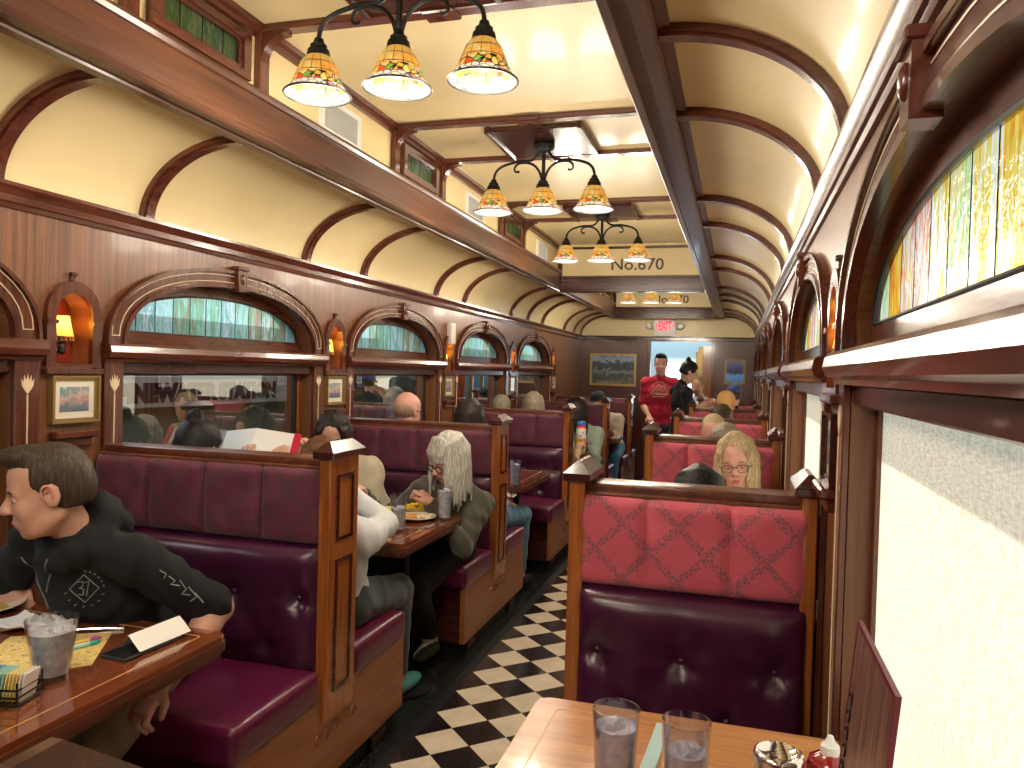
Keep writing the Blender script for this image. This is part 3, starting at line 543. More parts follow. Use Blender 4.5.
# ---------------------------------------------------------------- the platform building seen through the left windows
SX=-3.8
mb=MB(); mb.box(SX-.1,SX,-6,16,FZ-1.1,1.45)
for k in range(40): mb.box(SX,SX+.008,-5+k*.62,-4.985+k*.62,FZ-1.1,1.45)
st=obj('station_wall',mb,'station_khaki',kind='structure')
mb=MB(); mb.box(SX-.1,SX+.03,-6,16,1.45,1.8); obj('upper_wall',mb,'station_brown',st)
sg=empty('station_sign',(SX+.01,4.2,1.178),0,'long white board lettered PINEWATER STATION on the building outside the first window','sign')
mb=MB(); mb.box(0,.02,-.85,1.72,.0,.215,.004); obj('board',mb,'sign_board',sg)
text('lettering','PINEWATER STATION',.12,'sign_black',sg,(.021,-.27,.032),(PI/2,0,PI/2),.002,width=1.74,height=.14,bold=.010)
s2=empty('station_sign',(SX+.01,8.45,1.225),0,'short white board with black letters outside the second window','sign')
mb=MB(); mb.box(0,.02,-.62,.31,0,.215,.004); obj('board',mb,'sign_board',s2)
text('lettering','DEPOT DO',.13,'sign_black',s2,(.021,-.55,.035),(PI/2,0,PI/2),.002,width=.83,height=.145,bold=.010)
mb=MB(); mb.lathe([(.24,FZ-1.1),(.24,2.2)],28); obj('water_tank',mb,'steel_tank',loc=(SX+.30,7.52,0),label='grey-green metal column standing outside the second window',cat='water tank')
# ---------------------------------------------------------------- booths
def field(mb,x0,x1,z0,z1,yb,s,fn,nx,nz,back=.05):
    V=[[mb.b.verts.new((x0+(x1-x0)*i/nx,s*(yb+fn(x0+(x1-x0)*i/nx,z0+(z1-z0)*j/nz)),z0+(z1-z0)*j/nz)) for i in range(nx+1)] for j in range(nz+1)]
    for j in range(nz):
        for i in range(nx): mb.b.faces.new((V[j][i],V[j][i+1],V[j+1][i+1],V[j+1][i]))
    rim=V[0]+[V[j][-1] for j in range(1,nz+1)]+V[-1][-2::-1]+[V[j][0] for j in range(nz-1,0,-1)]
    B=[mb.b.verts.new((v.co.x,s*back,v.co.z)) for v in rim]; n=len(rim)
    for i in range(n): mb.b.faces.new((rim[i],rim[(i+1)%n],B[(i+1)%n],B[i]))
def make_bench(side,seams,buttons,fab,fab_far=None):
    Lf=side=='L'; W=1.083 if Lf else .725; m=-1 if Lf else 1; B=empty('booth_bench'); X=lambda a: m*a
    bx=lambda mb,a,b,*k,**kk: mb.box(*sorted((X(a),X(b))),*k,**kk)
    def prof():
        p=[(-.62,.095),(.62,.095),(.62,.43)]+[(.62-.02*(1-math.cos(t_)),.43+.018*math.sin(t_)) for t_ in (.8,PI/2)]
        p+=[(.20,.448)]+[(.20-.05*math.sin(t_),.448+.05*(1-math.cos(t_))) for t_ in (.4,.8,1.2,PI/2)]+[(.11,.50)]
        q=[(-a,b) for a,b in p[2:]][::-1]; return p+q
    mb=MB(); mb.plate(prof(),[],*sorted((X(.012),X(.04))),'x'); sp=obj('side_panel',mb,'oak_orange_y',B,smooth=30)
    mb=MB(); rr=random.Random(3)
    for k in range(5):
        yy=-.13+k*.065; zz=.27; pts=[(X(.010),yy+.03*math.cos(a)*(1-a/9),zz+.03*math.sin(a)*(1-a/9)) for a in np.linspace(0,6.5,16)]; mb.tube(pts,.004,5)
    obj('carved_scroll',mb,'oak_orange_z',sp)
    mb=MB(); bx(mb,.05,W,-.50,.50,0,.095); obj('plinth',mb,'granite_black',B)
    for s in (-1,1):
        mb=MB(); y0,y1=sorted((s*.36,s*.50)); bx(mb,.035,.06,y0,y1,0,.10,bev=.006); bx(mb,.028,.06,y0,y1,.03,.05,bev=.004); obj('foot_block',mb,'mahogany_dark',B)
        mb=MB(); y0,y1=sorted((s*.50,s*.525)); bx(mb,.04,W,y0,y1,.06,.43); obj('front_board',mb,'mahogany_x',B)
        mb=MB(); nx,ny=18,14; x0,x1,ya,yb=.004,W,.125,.64
        def zt(i,j):
            u,v=i/nx,j/ny; return .522+.022*(1-abs(2*u-1)**4)*(1-abs(2*v-1)**4)
        # rounded slab
        y0,y1=sorted((s*ya,s*yb)); bx(mb,x0,x1,y0,y1,.405,.535,bev=.038,seg=4)
        bmesh.ops.subdivide_edges(mb.b,edges=[e for e in mb.b.edges if e.calc_length()>.2],cuts=5,use_grid_fill=True)
        for v in mb.b.verts:
            if v.co.z>.5: u=abs(v.co.x)/W; q=(abs(v.co.y)-ya)/(yb-ya); v.co.z+=.016*max(0,1-abs(2*u-1)**3)*max(0,1-abs(2*q-1)**3)
        obj('seat_cushion',mb,'leather',B,smooth=50)
        bt=buttons
        def back(x,z):
            u=(x-.03)/(W-.03); v=(z-.50)/(.985-.50); e=(max(0,1-abs(2*u-1)**9))**.5*(max(0,1-(2*v-1)**8))**.5
            d=.085*e*(1.08-.2*v)
            for bx_,bz in bt:
                rr=math.hypot(x-bx_,(z-bz)); d-=.030*math.exp(-(rr/.035)**2)+.012*math.exp(-(rr/.10)**2)
                d-=.008*math.exp(-(rr/.12)**2)*abs(math.sin(3*math.atan2(z-bz,x-bx_)+bx_*7))
            return max(d,.002)
        mb=MB(); field(mb,X(.03),X(W),.50,.985,.085,s,lambda x,z:back(abs(x),z),int(W/.0165),30); bk=obj('back_cushion',mb,'leather_dark',B,smooth=60)
        for bx_,bz in bt:
            mb=MB(); mb.ell((X(bx_),s*(.085+back(bx_,bz)+.001),bz),(.012,.007,.012),10,8); obj('button',mb,'leather_dark',bk,smooth=60)
        ss=[.03]+seams+[W]
        def fabf(x,z):
            for a,b in zip(ss,ss[1:]):
                if a<=x<=b+1e-6: break
            u=(x-a)/(b-a); v=(z-.985)/(1.27-.985)
            e=(max(0,1-abs(2*u-1)**6))**.5; ev=(max(0,1-abs(2*v-1)**10))**.5
            wr=.010*math.sin((x*38+z*30)+3*math.sin(x*9))*(abs(2*u-1)**1.5)*v+.004*noise.noise((x*14,z*11,s*3))
            return max(.001,.036*e*ev+wr*ev*e)
        mb=MB(); field(mb,X(.03),X(W),.985,1.270,.08,s,lambda x,z:fabf(abs(x),z),int(W/.012),20); obj('fabric_panel',mb,fab,B,smooth=60)
    mb=MB(); bx(mb,.035,W,-.078,.078,.42,1.27); obj('core_board',mb,'mahogany_dark',B)
    mb=MB(); bx(mb,.03,W+.01,-.062,.062,1.272,1.306,bev=.008,seg=2); bx(mb,.03,W+.005,-.085,.085,1.262,1.278,bev=.004); obj('top_rail',mb,'edge_wood',B)
    for a,b,f in ([(-.004,.044,1)] if Lf else [(-.004,.044,1),(W-.03,W+.012,-1)]):
        P=empty('end_post') ; bpy.data.objects.remove(P)
        mb=MB(); bx(mb,a,b,-.11,.11,.33,1.315,bev=.004); po=obj('end_post',mb,'oak_orange_z',B)
        mb=MB(); fa=a-.001 if f>0 else b+.001
        for z0,z1 in ((1.0,1.25),(.43,.93)):
            mb.plate([(-.062,z0),(.062,z0),(.062,z1),(-.062,z1)],[[(-.05,z0+.012),(.05,z0+.012),(.05,z1-.012),(-.05,z1-.012)]],*sorted((X(fa),X(fa-f*.006))),'x')
        obj('panel_moulding',mb,'mahogany_dark',po)
        mb=MB(); c=(a+b)/2
        bx(mb,c-.044,c+.044,-.128,.128,1.312,1.340,bev=.004)
        lo=[(X(c-.044),-.128),(X(c+.044),-.128),(X(c+.044),.128),(X(c-.044),.128)]; hi=[(X(c-.006),-.085),(X(c+.006),-.085),(X(c+.006),.085),(X(c-.006),.085)]; mb.hexa(lo,hi,1.338,1.375)
        obj('post_cap',mb,'mahogany_dark',po,smooth=20)
    return B
YL=[2.62+2.07*k for k in (-1,0,1,2,3,4)]; YR=[.365]+[2.50+2.07*k for k in (0,1,2,3,4)]
bl=[(.115,.785),(.23,.60),(.39,.785),(.51,.60),(.66,.785),(.80,.60),(.93,.785)]
br=[(.10,.785),(.225,.62),(.36,.785),(.50,.62),(.63,.785)]
pL=make_bench('L',[.30,.56,.82],bl,'brocade_maroon'); pR=make_bench('R',[.235,.49],br,'brocade_pink')
ordn=['behind the viewer','nearest the viewer','second from the viewer','third from the viewer','fourth from the viewer','fifth from the viewer']
for i,y in enumerate(YL):
    lab='purple leather booth bench with maroon brocade top on the left, '+ordn[i]
    if i==0: pL.location=(-1.432,y,FZ); pL['label']=lab; props(pL,cat='booth bench',group='left booth benches')
    else: dup(pL,(-1.432,y,FZ),label=lab)
for i,y in enumerate(YR):
    lab='narrow leather booth bench with pink brocade top on the right, '+ordn[i]
    if i==0: pR.location=(-.50,y,FZ); pR['label']=lab; props(pR,cat='booth bench',group='right booth benches')
    else: dup(pR,(-.50,y,FZ),label=lab)
# ---------------------------------------------------------------- tables
def rrect(x0,x1,y0,y1,r,n=5,corners=(1,1,1,1)):
    out=[]
    for (cx,cy,a0,c) in ((x1-r,y1-r,0,corners[0]),(x0+r,y1-r,PI/2,corners[1]),(x0+r,y0+r,PI,corners[2]),(x1-r,y0+r,1.5*PI,corners[3])):
        if c: out+=[(cx+r*math.cos(a0+PI/2*k/n),cy+r*math.sin(a0+PI/2*k/n)) for k in range(n+1)]
        else: out.append((cx+r*(1 if a0 in (0,1.5*PI) else -1),cy+r*(1 if a0<PI else -1)))
    return out
def make_table(W,mat,edge,m):
    T=empty('dining_table'); hw=.405
    a,b=(-W,0) if m<0 else (0,W); mb=MB()
    co=(1,0,0,1) if m<0 else (0,1,1,0)
    mb.plate(rrect(a,b,-hw,hw,.035,4,co),[],.818,.838,'z'); mb.plate(rrect(a+.002,b-.002,-hw+.002,hw-.002,.035,4,co),[],.836,.840,'z'); tp=obj('table_top',mb,mat,T,smooth=30)
    mb=MB(); mb.plate(rrect(a-.004,b+.004,-hw-.004,hw+.004,.04,4,co),[rrect(a+.05,b-.05,-hw+.05,hw-.05,.02,3)],.795,.822,'z'); mb.plate(rrect(a+.006,b-.006,-hw+.006,hw-.006,.035,4,co),[rrect(a+.05,b-.05,-hw+.05,hw-.05,.02,3)],.775,.797,'z'); obj('edge_moulding',mb,edge,tp,smooth=20)
    p=rrect(a+(.05 if m<0 else .055),b-.055,-hw+.055,hw-.055,.012,3); mb=MB(); mb.plate(p,[[(x+(.0035 if x<(a+b)/2 else -.0035),y+(.0035 if y<0 else -.0035)) for x,y in p]],.839,.8408,'z'); obj('inlay_line',mb,'inlay_line_tan',tp,smooth=0)
    c=m*.17; mb=MB(); mb.tube([(c,0,.01),(c,0,.78)],.024,14); obj('leg',mb,'black_paint',T)
    mb=MB(); mb.lathe([(.17,0),(.17,.012),(.06,.022),(.03,.04)],24,c=(c,0,0),cap0=True); obj('foot_plate',mb,'black_paint',T)
    mb=MB(); mb.box(*sorted((m*(W-.05),m*(W-.005))),-.3,.3,.74,.778); obj('wall_cleat',mb,edge,T)
    return T
simple('inlay_line_tan',(.55,.36,.14),.35)
t0=make_table(1.06,'table_red','edge_wood',-1); t1=make_table(.70,'table_light','oak_orange_y',1)
for k in range(-1,5):
    y=1.57+2.07*k
    if k<0: continue
    lab='glossy red-brown booth table on the left side, '+ordn[k+1]
    if k==0: t0.location=(-1.455,y,FZ); t0['label']=lab; props(t0,cat='table',group='left booth tables')
    else: dup(t0,(-1.455,y,FZ),label=lab)
for k in range(0,5):
    y=1.462+2.07*k; lab='small light-brown booth table on the right side, '+ordn[k+1]
    if k==0: t1.location=(-.455,y,FZ); t1['label']=lab; props(t1,cat='table',group='right booth tables')
    else: dup(t1,(-.455,y,FZ),label=lab)
TZ=.681
# ---------------------------------------------------------------- people
Q=1/S
def snet(D,org,h):
    s=D<0; n=np.array(s.shape)-1
    cnt=np.zeros(n,int); offs=[(i,j,k) for i in (0,1) for j in (0,1) for k in (0,1)]
    for o in offs: cnt+=s[o[0]:n[0]+o[0],o[1]:n[1]+o[1],o[2]:n[2]+o[2]]
    act=(cnt>0)&(cnt<8); I=np.argwhere(act); idx=-np.ones(n,int); idx[act]=np.arange(len(I))
    acc=np.zeros((len(I),3)); c=np.zeros(len(I))
    for a in offs:
        for ax in range(3):
            if a[ax]==1: continue
            b=list(a); b[ax]=1
            va=D[I[:,0]+a[0],I[:,1]+a[1],I[:,2]+a[2]]; vb=D[I[:,0]+b[0],I[:,1]+b[1],I[:,2]+b[2]]
            m=(va<0)!=(vb<0); t=np.where(m,va/np.where(m,va-vb,1),0)
            p=np.array(a,float)[None]+t[:,None]*np.eye(3)[ax][None]; acc+=p*m[:,None]; c+=m
    V=(I+acc/c[:,None])*h+org
    F=[]
    for ax in range(3):
        u,v=(ax+1)%3,(ax+2)%3
        sl=[slice(None)]*3; sh=[slice(None)]*3; sl[ax]=slice(0,-1); sh[ax]=slice(1,None)
        a=s[tuple(sl)]; b=s[tuple(sh)]; E_=np.argwhere(a!=b)
        E_=E_[(E_[:,u]>0)&(E_[:,v]>0)&(E_[:,u]<n[u])&(E_[:,v]<n[v])]
        du=np.eye(3,dtype=int)[u]; dv=np.eye(3,dtype=int)[v]
        q=[idx[tuple((E_-du-dv).T)],idx[tuple((E_-dv).T)],idx[tuple(E_.T)],idx[tuple((E_-du).T)]]
        q=np.stack(q,1); ins=a[tuple(E_.T)]; q[~ins]=q[~ins][:,::-1]; F.append(q[(q>=0).all(1)])
    return V,np.concatenate(F)
def nmesh(name,V,F,mats,parent,smooth=True):
    me=bpy.data.meshes.new(name); me.vertices.add(len(V)); me.vertices.foreach_set('co',V.astype(np.float32).ravel())
    me.loops.add(F.size); me.loops.foreach_set('vertex_index',F.astype(np.int32).ravel()); me.polygons.add(len(F)); me.polygons.foreach_set('loop_start',np.arange(0,F.size,4,dtype=np.int32))
    me.update(calc_edges=True); me.validate()
    for m in mats: me.materials.append(M(m))
    me.polygons.foreach_set('use_smooth',np.ones(len(me.polygons),bool))
    o=bpy.data.objects.new(name,me); col.objects.link(o); o.parent=parent; return o
class Field:
    def __init__(s,h): s.h=h; s.pr=[]
    def cone(s,tag,a,b,ra,rb,k=.015,op='+'): s.pr.append((tag,'c',np.array(a,float),np.array(b,float),ra,rb,k,op))
    def ell(s,tag,c,r,Rm=None,k=.015,op='+'): s.pr.append((tag,'e',np.array(c,float),np.array(r,float),np.eye(3) if Rm is None else np.array(Rm),0,k,op))
    def build(s,folds={},base=None):
        lo=np.min([np.minimum(p[2]-p[4],p[3]-p[5]) if p[1]=='c' else p[2]-max(p[3]) for p in s.pr if p[7]=='+'],0)-.03
        hi=np.max([np.maximum(p[2]+p[4],p[3]+p[5]) if p[1]=='c' else p[2]+max(p[3]) for p in s.pr if p[7]=='+'],0)+.03
        n=np.ceil((hi-lo)/s.h).astype(int)+1; s.org=lo; G=[lo[i]+s.h*np.arange(n[i]) for i in range(3)]; s.D={}
        for tag,kd,a,b,c,d,k,op in s.pr:
            if tag not in s.D: s.D[tag]=np.full(n,.5,np.float32)
            mg=k+4*s.h
            if kd=='c': l=np.minimum(a-c,b-d)-mg; u=np.maximum(a+c,b+d)+mg
            else: l=a-max(b)-mg; u=a+max(b)+mg
            i0=np.maximum(0,np.floor((l-lo)/s.h).astype(int)); i1=np.minimum(n,np.ceil((u-lo)/s.h).astype(int)+1)
            if (i1<=i0).any(): continue
            X=G[0][i0[0]:i1[0]][:,None,None]; Y=G[1][i0[1]:i1[1]][None,:,None]; Z=G[2][i0[2]:i1[2]][None,None,:]
            if kd=='c':
                ab=b-a; L2=max(ab@ab,1e-9); t=np.clip(((X-a[0])*ab[0]+(Y-a[1])*ab[1]+(Z-a[2])*ab[2])/L2,0,1)
                e=np.sqrt((X-a[0]-t*ab[0])**2+(Y-a[1]-t*ab[1])**2+(Z-a[2]-t*ab[2])**2)-(c+t*(d-c))
            else:
                x,y,z=X-a[0],Y-a[1],Z-a[2]; q=[(x*c[0,i]+y*c[1,i]+z*c[2,i])/b[i] for i in range(3)]
                k0=np.sqrt(q[0]**2+q[1]**2+q[2]**2); k1=np.sqrt((q[0]/b[0])**2+(q[1]/b[1])**2+(q[2]/b[2])**2)+1e-9; e=k0*(k0-1)/k1
            T=s.D[tag][i0[0]:i1[0],i0[1]:i1[1],i0[2]:i1[2]]
            if op=='+': hh=np.maximum(k-np.abs(T-e),0)/k; T[...]=np.minimum(T,e)-hh*hh*k/4
            else: hh=np.maximum(k-np.abs(T+e),0)/k; T[...]=np.maximum(T,-e)+hh*hh*k/4
        X=G[0][:,None,None]; Y=G[1][None,:,None]; Z=G[2][None,None,:]
        for tag,(amp,fr) in folds.items():
            if tag in s.D:
                w=np.sin(X*fr*.7+Y*fr*1.1+2*np.sin(Z*fr*.5+X*9)); s.D[tag]+=(amp*w*np.sin(Z*fr*.9+1.7*np.sin(Y*fr*.6+X*fr*.5))).astype(np.float32)
def unit(v): v=np.array(v,float); return v/max(np.linalg.norm(v),1e-9)
def ik(a,t,l1,l2,pole):
    a,t=np.array(a,float),np.array(t,float); d=t-a; L=np.linalg.norm(d); L=min(L,(l1+l2)*.995); u=unit(d); t=a+u*L
    x=(l1*l1-l2*l2+L*L)/(2*L); y=math.sqrt(max(l1*l1-x*x,0)); p=np.array(pole,float)-u*(u@np.array(pole,float)); return a+u*x+unit(p)*y,t
def frame(yaw,pitch=0,roll=0):
    """columns right, forward, up; yaw 0 faces +y, pitch>0 looks down, roll>0 tilts towards the right"""
    f=np.array([math.sin(R(yaw))*math.cos(R(pitch)),math.cos(R(yaw))*math.cos(R(pitch)),-math.sin(R(pitch))]); r=np.array([math.cos(R(yaw)),-math.sin(R(yaw)),0]); u=np.cross(r,f)
    c,s_=math.cos(R(roll)),math.sin(R(roll)); return np.stack([c*r-s_*u,f,s_*r+c*u],1)
def skinmat(n,c):
    t=NT(n); v=t.oc((1,1,1)); cc=t.mix(t.noise(v,14,3),tuple(a*.88 for a in c),tuple(min(1,a*1.1) for a in c)); t.pb(cc,.48,sub=.15,bump=t.bump(t.noise(v,160,2),.08,.001))
def clothmat(n,c,sc_=300,r=.9,b=.35,sheen=.2):
    t=NT(n); v=t.oc((1,1,1)); cc=t.mix(t.noise(v,5,3),tuple(a*.75 for a in c),c); t.pb(cc,r,sheen=sheen,bump=t.bump(t.noise(v,sc_,2),b,.0015))
def hairmat(n,c,c2=None):
    t=NT(n); v=t.oc((150,150,9)); nz=t.noise(v,1,3,.7); t.pb(t.ramp(nz,[(.3,tuple(a*.55 for a in c)),(.5,c),(.72,c2 or tuple(min(1,a*1.7+.01) for a in c))]),.45,spec=.25,bump=t.bump(nz,.7,.003))
skinmat('skin_light',(.60,.34,.25)); skinmat('skin_pink',(.66,.36,.29)); skinmat('skin_tan',(.48,.27,.18)); skinmat('skin_flush',(.62,.27,.22)); simple('lip',(.42,.13,.12),.45); simple('lip_pale',(.50,.20,.18),.45)
simple('eye_white',(.7,.68,.65),.15); simple('iris_brown',(.03,.015,.01),.1); simple('iris_blue',(.06,.12,.16),.1)
hairmat('hair_brown',(.05,.035,.024)); hairmat('hair_darkbrown',(.018,.011,.009)); hairmat('hair_black',(.006,.006,.007)); hairmat('hair_grey',(.46,.46,.42),(.88,.88,.84)); hairmat('hair_blonde',(.42,.31,.17),(.72,.62,.45)); hairmat('hair_auburn',(.11,.05,.025)); hairmat('hair_stubble',(.33,.22,.16)); hairmat('hair_greyblond',(.22,.19,.14))
clothmat('cloth_black',(.0045,.006,.009),260,.9,.3,0); clothmat('cloth_navy',(.006,.008,.014),300,.9,.3,0); clothmat('cloth_olive',(.060,.058,.040)); clothmat('cloth_cream',(.52,.46,.34)); clothmat('cloth_white',(.72,.76,.82)); clothmat('cloth_mint',(.34,.43,.36)); clothmat('cloth_red',(.42,.006,.035)); clothmat('cloth_khaki',(.24,.165,.11)); clothmat('denim_grey',(.055,.08,.095)); clothmat('denim_blue',(.05,.22,.42)); clothmat('denim_dark',(.02,.035,.06)); clothmat('cloth_grey',(.25,.26,.27)); clothmat('cloth_peach',(.62,.42,.25)); clothmat('cloth_sock',(.62,.60,.50)); clothmat('rubber_olive',(.035,.04,.032),80,.7,.1,0); clothmat('shoe_teal',(.06,.35,.36)); clothmat('cap_navy',(.012,.02,.035)); clothmat('cap_orange',(.72,.38,.13)); clothmat('cap_blue',(.06,.10,.30)); clothmat('cloth_floral',(.22,.25,.18))
simple('glasses_black',(.01,.01,.012),.25); thin('lens',(1,1,1),1.6); simple('print_cream',(.55,.42,.36),.7); simple('print_grey',(.25,.29,.31),.6); simple('zip_silver',(.45,.45,.47),.3,metal=.8)
def person(label,hip,head,yaw,hands,hyaw=None,hpitch=10,hroll=0,skin='skin_light',top='cloth_black',bot='denim_dark',shoe='cloth_black',sock=None,hair='short',hmat='hair_brown',sleeve=1.0,h=.013,female=False,fat=1.0,feet=None,stand=False,group=None,iris='iris_brown',lids=.3,glasses=None,names=('shirt','trousers'),pole=(0,0,-1),curl=.6,fold=.006,twist=0,elbow=None,palm=None,hs=1.0,beard=None,hood=False,knees=None,drop=.078):
    P0=np.array(hip,float); Hc=np.array(head,float); B=frame(yaw); Rt,Fw,Up=B[:,0],B[:,1],B[:,2]
    base=np.array([P0[0],P0[1],FZ]); H=frame(yaw if hyaw is None else hyaw,hpitch,hroll); q=Q*hs
    N=Hc-H[:,2]*.085*q-unit(Hc-P0)*.075*q-H[:,1]*.012*q-Fw*.015   # base of the neck
    sp=unit(N-P0); side=unit(Rt*math.cos(R(twist))+Fw*math.sin(R(twist))); side=unit(side-sp*(side@sp)*.6); fw=unit(np.cross(sp,side)*-1)
    if fw@Fw<0: fw=-fw
    T=np.stack([side,fw,sp],1); L=lambda *p: (P0,)
    f=Field(h); k3=.03
    def at(t_,x=0,y=0): return P0+(N-P0)*t_+side*x*q+fw*y*q
    g=fat*q; sw=(.145 if female else .170)*q*(fat**.5)
    f.ell('bottom',P0,(.165*g,.125*g,.11*q),T,k3)
    f.ell('top',at(.06),(.158*g,.125*g,.10*q),T,k3); f.ell('top',at(.30,0,.01),(.150*g,.118*g,.14*q),T,k3); f.ell('top',at(.62,0,.006),(.168*g,.118*g,.17*q),T,k3)
    if female:
        for s_ in (-1,1): f.ell('top',at(.60,s_*.07,.075),(.062*g,.055*g,.06*q),T,.04)
    sh=[N-sp*drop*q+side*s_*sw-fw*.01 for s_ in (-1,1)]
    if Rt[0]<=-.3: sh=sh[::-1]
    f.cone('top',sh[0],sh[1],.054*q,.054*q,.05)
    for s_ in sh: f.cone('top',N-sp*.02*q,s_,.050*q,.050*q,.05)
    f.cone('skin',N-sp*.05*q,Hc-H[:,2]*.04*q-H[:,1]*.015*q,.053*q,.049*q,.02)
    f.cone('top',N-sp*.012*q,N+sp*.004*q,.066*q,.062*q,.01)
    # arms (first entry of hands is always the -x side for people facing along y)
    el=[]; wr=[]; order_=(-1,1) if Rt[0]>-.3 else (1,-1)
    for i,s_ in enumerate(order_):
        hd=np.array(hands[i],float) if hands[i] is not None else sh[i]+fw*.25*q-Up*.38*q+side*s_*.02
        pv=elbow[i] if elbow and elbow[i] is not None else (side*s_*.12-Up-fw*.25)
        e,w=ik(sh[i],hd,.285*q,.25*q,pv); el.append(e); wr.append(w)
        f.cone('top',sh[i],e*.35+sh[i]*.65,.053*g,.053*g,.04)
        if sleeve>=1:
            f.cone('top',sh[i],e,.053*g,.046*g,.03); f.cone('top',e,w,.047*g,.034*g,.02); f.cone('skin',e*.1+w*.9,w,.024*q,.024*q,.01)
        else:
            f.cone('top',sh[i],sh[i]+(e-sh[i])*sleeve*2,.054*g,.057*g,.03); f.cone('skin',sh[i],e,.046*q,.038*q,.02); f.cone('skin',e,w,.038*q,.026*q,.02); f.ell('skin',e*.75+w*.25,(.039*q,)*3,None,.03)
        d=unit(w-e); n=np.array(palm[i],float) if palm and palm[i] is not None else -Up; n=unit(n-d*(n@d)); sd=np.cross(d,n)*s_
        Rh=np.stack([sd,d,n],1); kh=.006
        f.ell('skin',w+d*.052*q,(.040*q,.050*q,.017*q),Rh,.012); f.cone('skin',w,w+d*.03*q,.026*q,.028*q,.012)
        cv=curl if not isinstance(curl,tuple) else curl[i]
        for j,(o_,l_) in enumerate(((-.030,.066),(-.0105,.076),(.0095,.072),(.028,.056))):
            b=w+d*(.088-.004*abs(j-1.3))*q+sd*o_*q; a1=cv*.7+.08*j; a2=cv*1.9; d1=d*math.cos(a1)+n*math.sin(a1)+sd*o_*1.2; d2=d*math.cos(a2)+n*math.sin(a2)
            m_=b+unit(d1)*l_*.5*q; f.cone('skin',b-d*.02*q,m_,.0098*q,.0088*q,kh); f.cone('skin',m_,m_+unit(d2)*l_*.5*q,.0088*q,.0072*q,kh)
        b=w+d*.028*q-sd*.028*q; m_=b+unit(d*.75-sd*.75+n*.35)*.036*q; f.cone('skin',b,m_,.0125*q,.011*q,.01); f.cone('skin',m_,m_+unit(d*.9-sd*.15+n*.5*cv)*.034*q,.0105*q,.0085*q,kh)
    # legs
    for i,s_ in enumerate(order_):
        hj=P0+Rt*s_*.09*q-Up*.02*q
        if stand: ft=np.array([hj[0],hj[1],FZ+.09*q])+Rt*s_*.03*q+Fw*(.05*s_) ; kn=(hj+ft)/2+Fw*.02*q
        else:
            ft=np.array(feet[i],float)+np.array([0,0,.09*q]) if feet else hj+Fw*(.42+.03*s_)*q+Rt*s_*.06*q; 
            if not feet: ft[2]=FZ+.09*q
            kn,ft=ik(hj,ft,.43*q,.42*q,Fw+Up*1.3+Rt*s_*.15)
        f.cone('bottom',hj,kn,.088*g,.062*g,.035); f.cone('bottom',kn,kn*.12+ft*.88,.062*g,.044*g,.02)
        f.cone('skin',kn*.2+ft*.8,ft-Up*.03*q,.036*q,.036*q,.02)
        if sock: f.cone('sock%d'%i,kn*.22+ft*.78,ft-Up*.03*q,.042*q,.042*q,.02); f.cone('sock%d'%i,ft-Up*.035*q,ft-Up*.055*q+Fw*.13*q,.036*q,.028*q,.02)
        tf=unit(Fw+Rt*s_*.15); Rs=np.stack([np.cross(tf,Up),tf,Up],1)
        f.cone('skin',ft-Up*.045*q,ft-Up*.058*q+tf*.12*q,.034*q,.026*q,.02)
        f.ell('shoe%d'%i,ft-Up*.052*q+tf*.055*q,(.048*q,.135*q,.034*q),Rs,.02)
        if shoe!='rubber_olive': f.ell('shoe%d'%i,ft-Up*.03*q-tf*.01,(.044*q,.055*q,.045*q),Rs,.03)
        else: f.cone('shoe%d'%i,ft-Up*.035*q+tf*.03*q-Rs[:,0]*.03*q,ft-Up*.035*q+tf*.03*q+Rs[:,0]*.03*q,.03*q,.03*q,.03)
    # head
    def hp(x,y,z): return Hc+H@np.array([x,y,z])*q
    def HE(tag,c,r,k=.012,op='+',Rr=None): f.ell(tag,hp(*c),tuple(a*q for a in r),H if Rr is None else H@Rr,k*q,op)
    def HC(tag,a,b,ra,rb,k=.008,op='+'): f.cone(tag,hp(*a),hp(*b),ra*q,rb*q,k*q,op)
    fem=.94 if female else 1
    HE('skin',(0,-.012,.035),(.075,.094,.088)); HE('skin',(0,.028,-.018),(.060,.064,.088),.02); HE('skin',(0,.034,-.075),(.047*fem,.044,.034),.03); HE('skin',(0,.066,-.098*fem),(.02,.017,.015),.02)
    for s_ in (-1,1):
        HE('skin',(s_*.036,.062,-.032),(.024,.020,.024),.02); HC('skin',(s_*.012,.082,.020),(s_*.042,.070,.018),.011,.010,.015)
        HE('skin',(s_*.076,-.008,-.006),(.009,.021,.033),.004,Rr=np.array(frame(0,-8))); HE('skin',(s_*.087,.001,.0),(.009,.0115,.019),.003,'-'); HE('skin',(s_*.078,.010,-.006),(.006,.006,.008),.003)
        HC('skin',(s_*.045,-.01,-.06),(s_*.030,.045,-.088),.018,.016,.02)
        HE('skin',(s_*.031,.094,.000),(.017,.014,.0115),.010,'-')
        HE('skin',(s_*.0105,.1,-.030),(.0085,.011,.0075),.006)
    HE('skin',(0,.03,.052),(.062,.056,.052),.02); HC('skin',(0,.086,.010),(0,.112,-.024),.0085,.0115,.010); HE('skin',(0,.083,-.062),(.026,.013,.018),.012)
    HC('skin',(-.02,.098,-.0625),(.02,.098,-.0625),.0022,.0022,.004,'-')
    HE('lips',(0,.0925,-.0575),(.023,.0072,.0052),.003); HE('lips',(0,.091,-.0665),(.019,.0078,.0062),.003)
    hair_style(f,HE,HC,hp,hair,H,q,Hc,N,sp,fw,side)
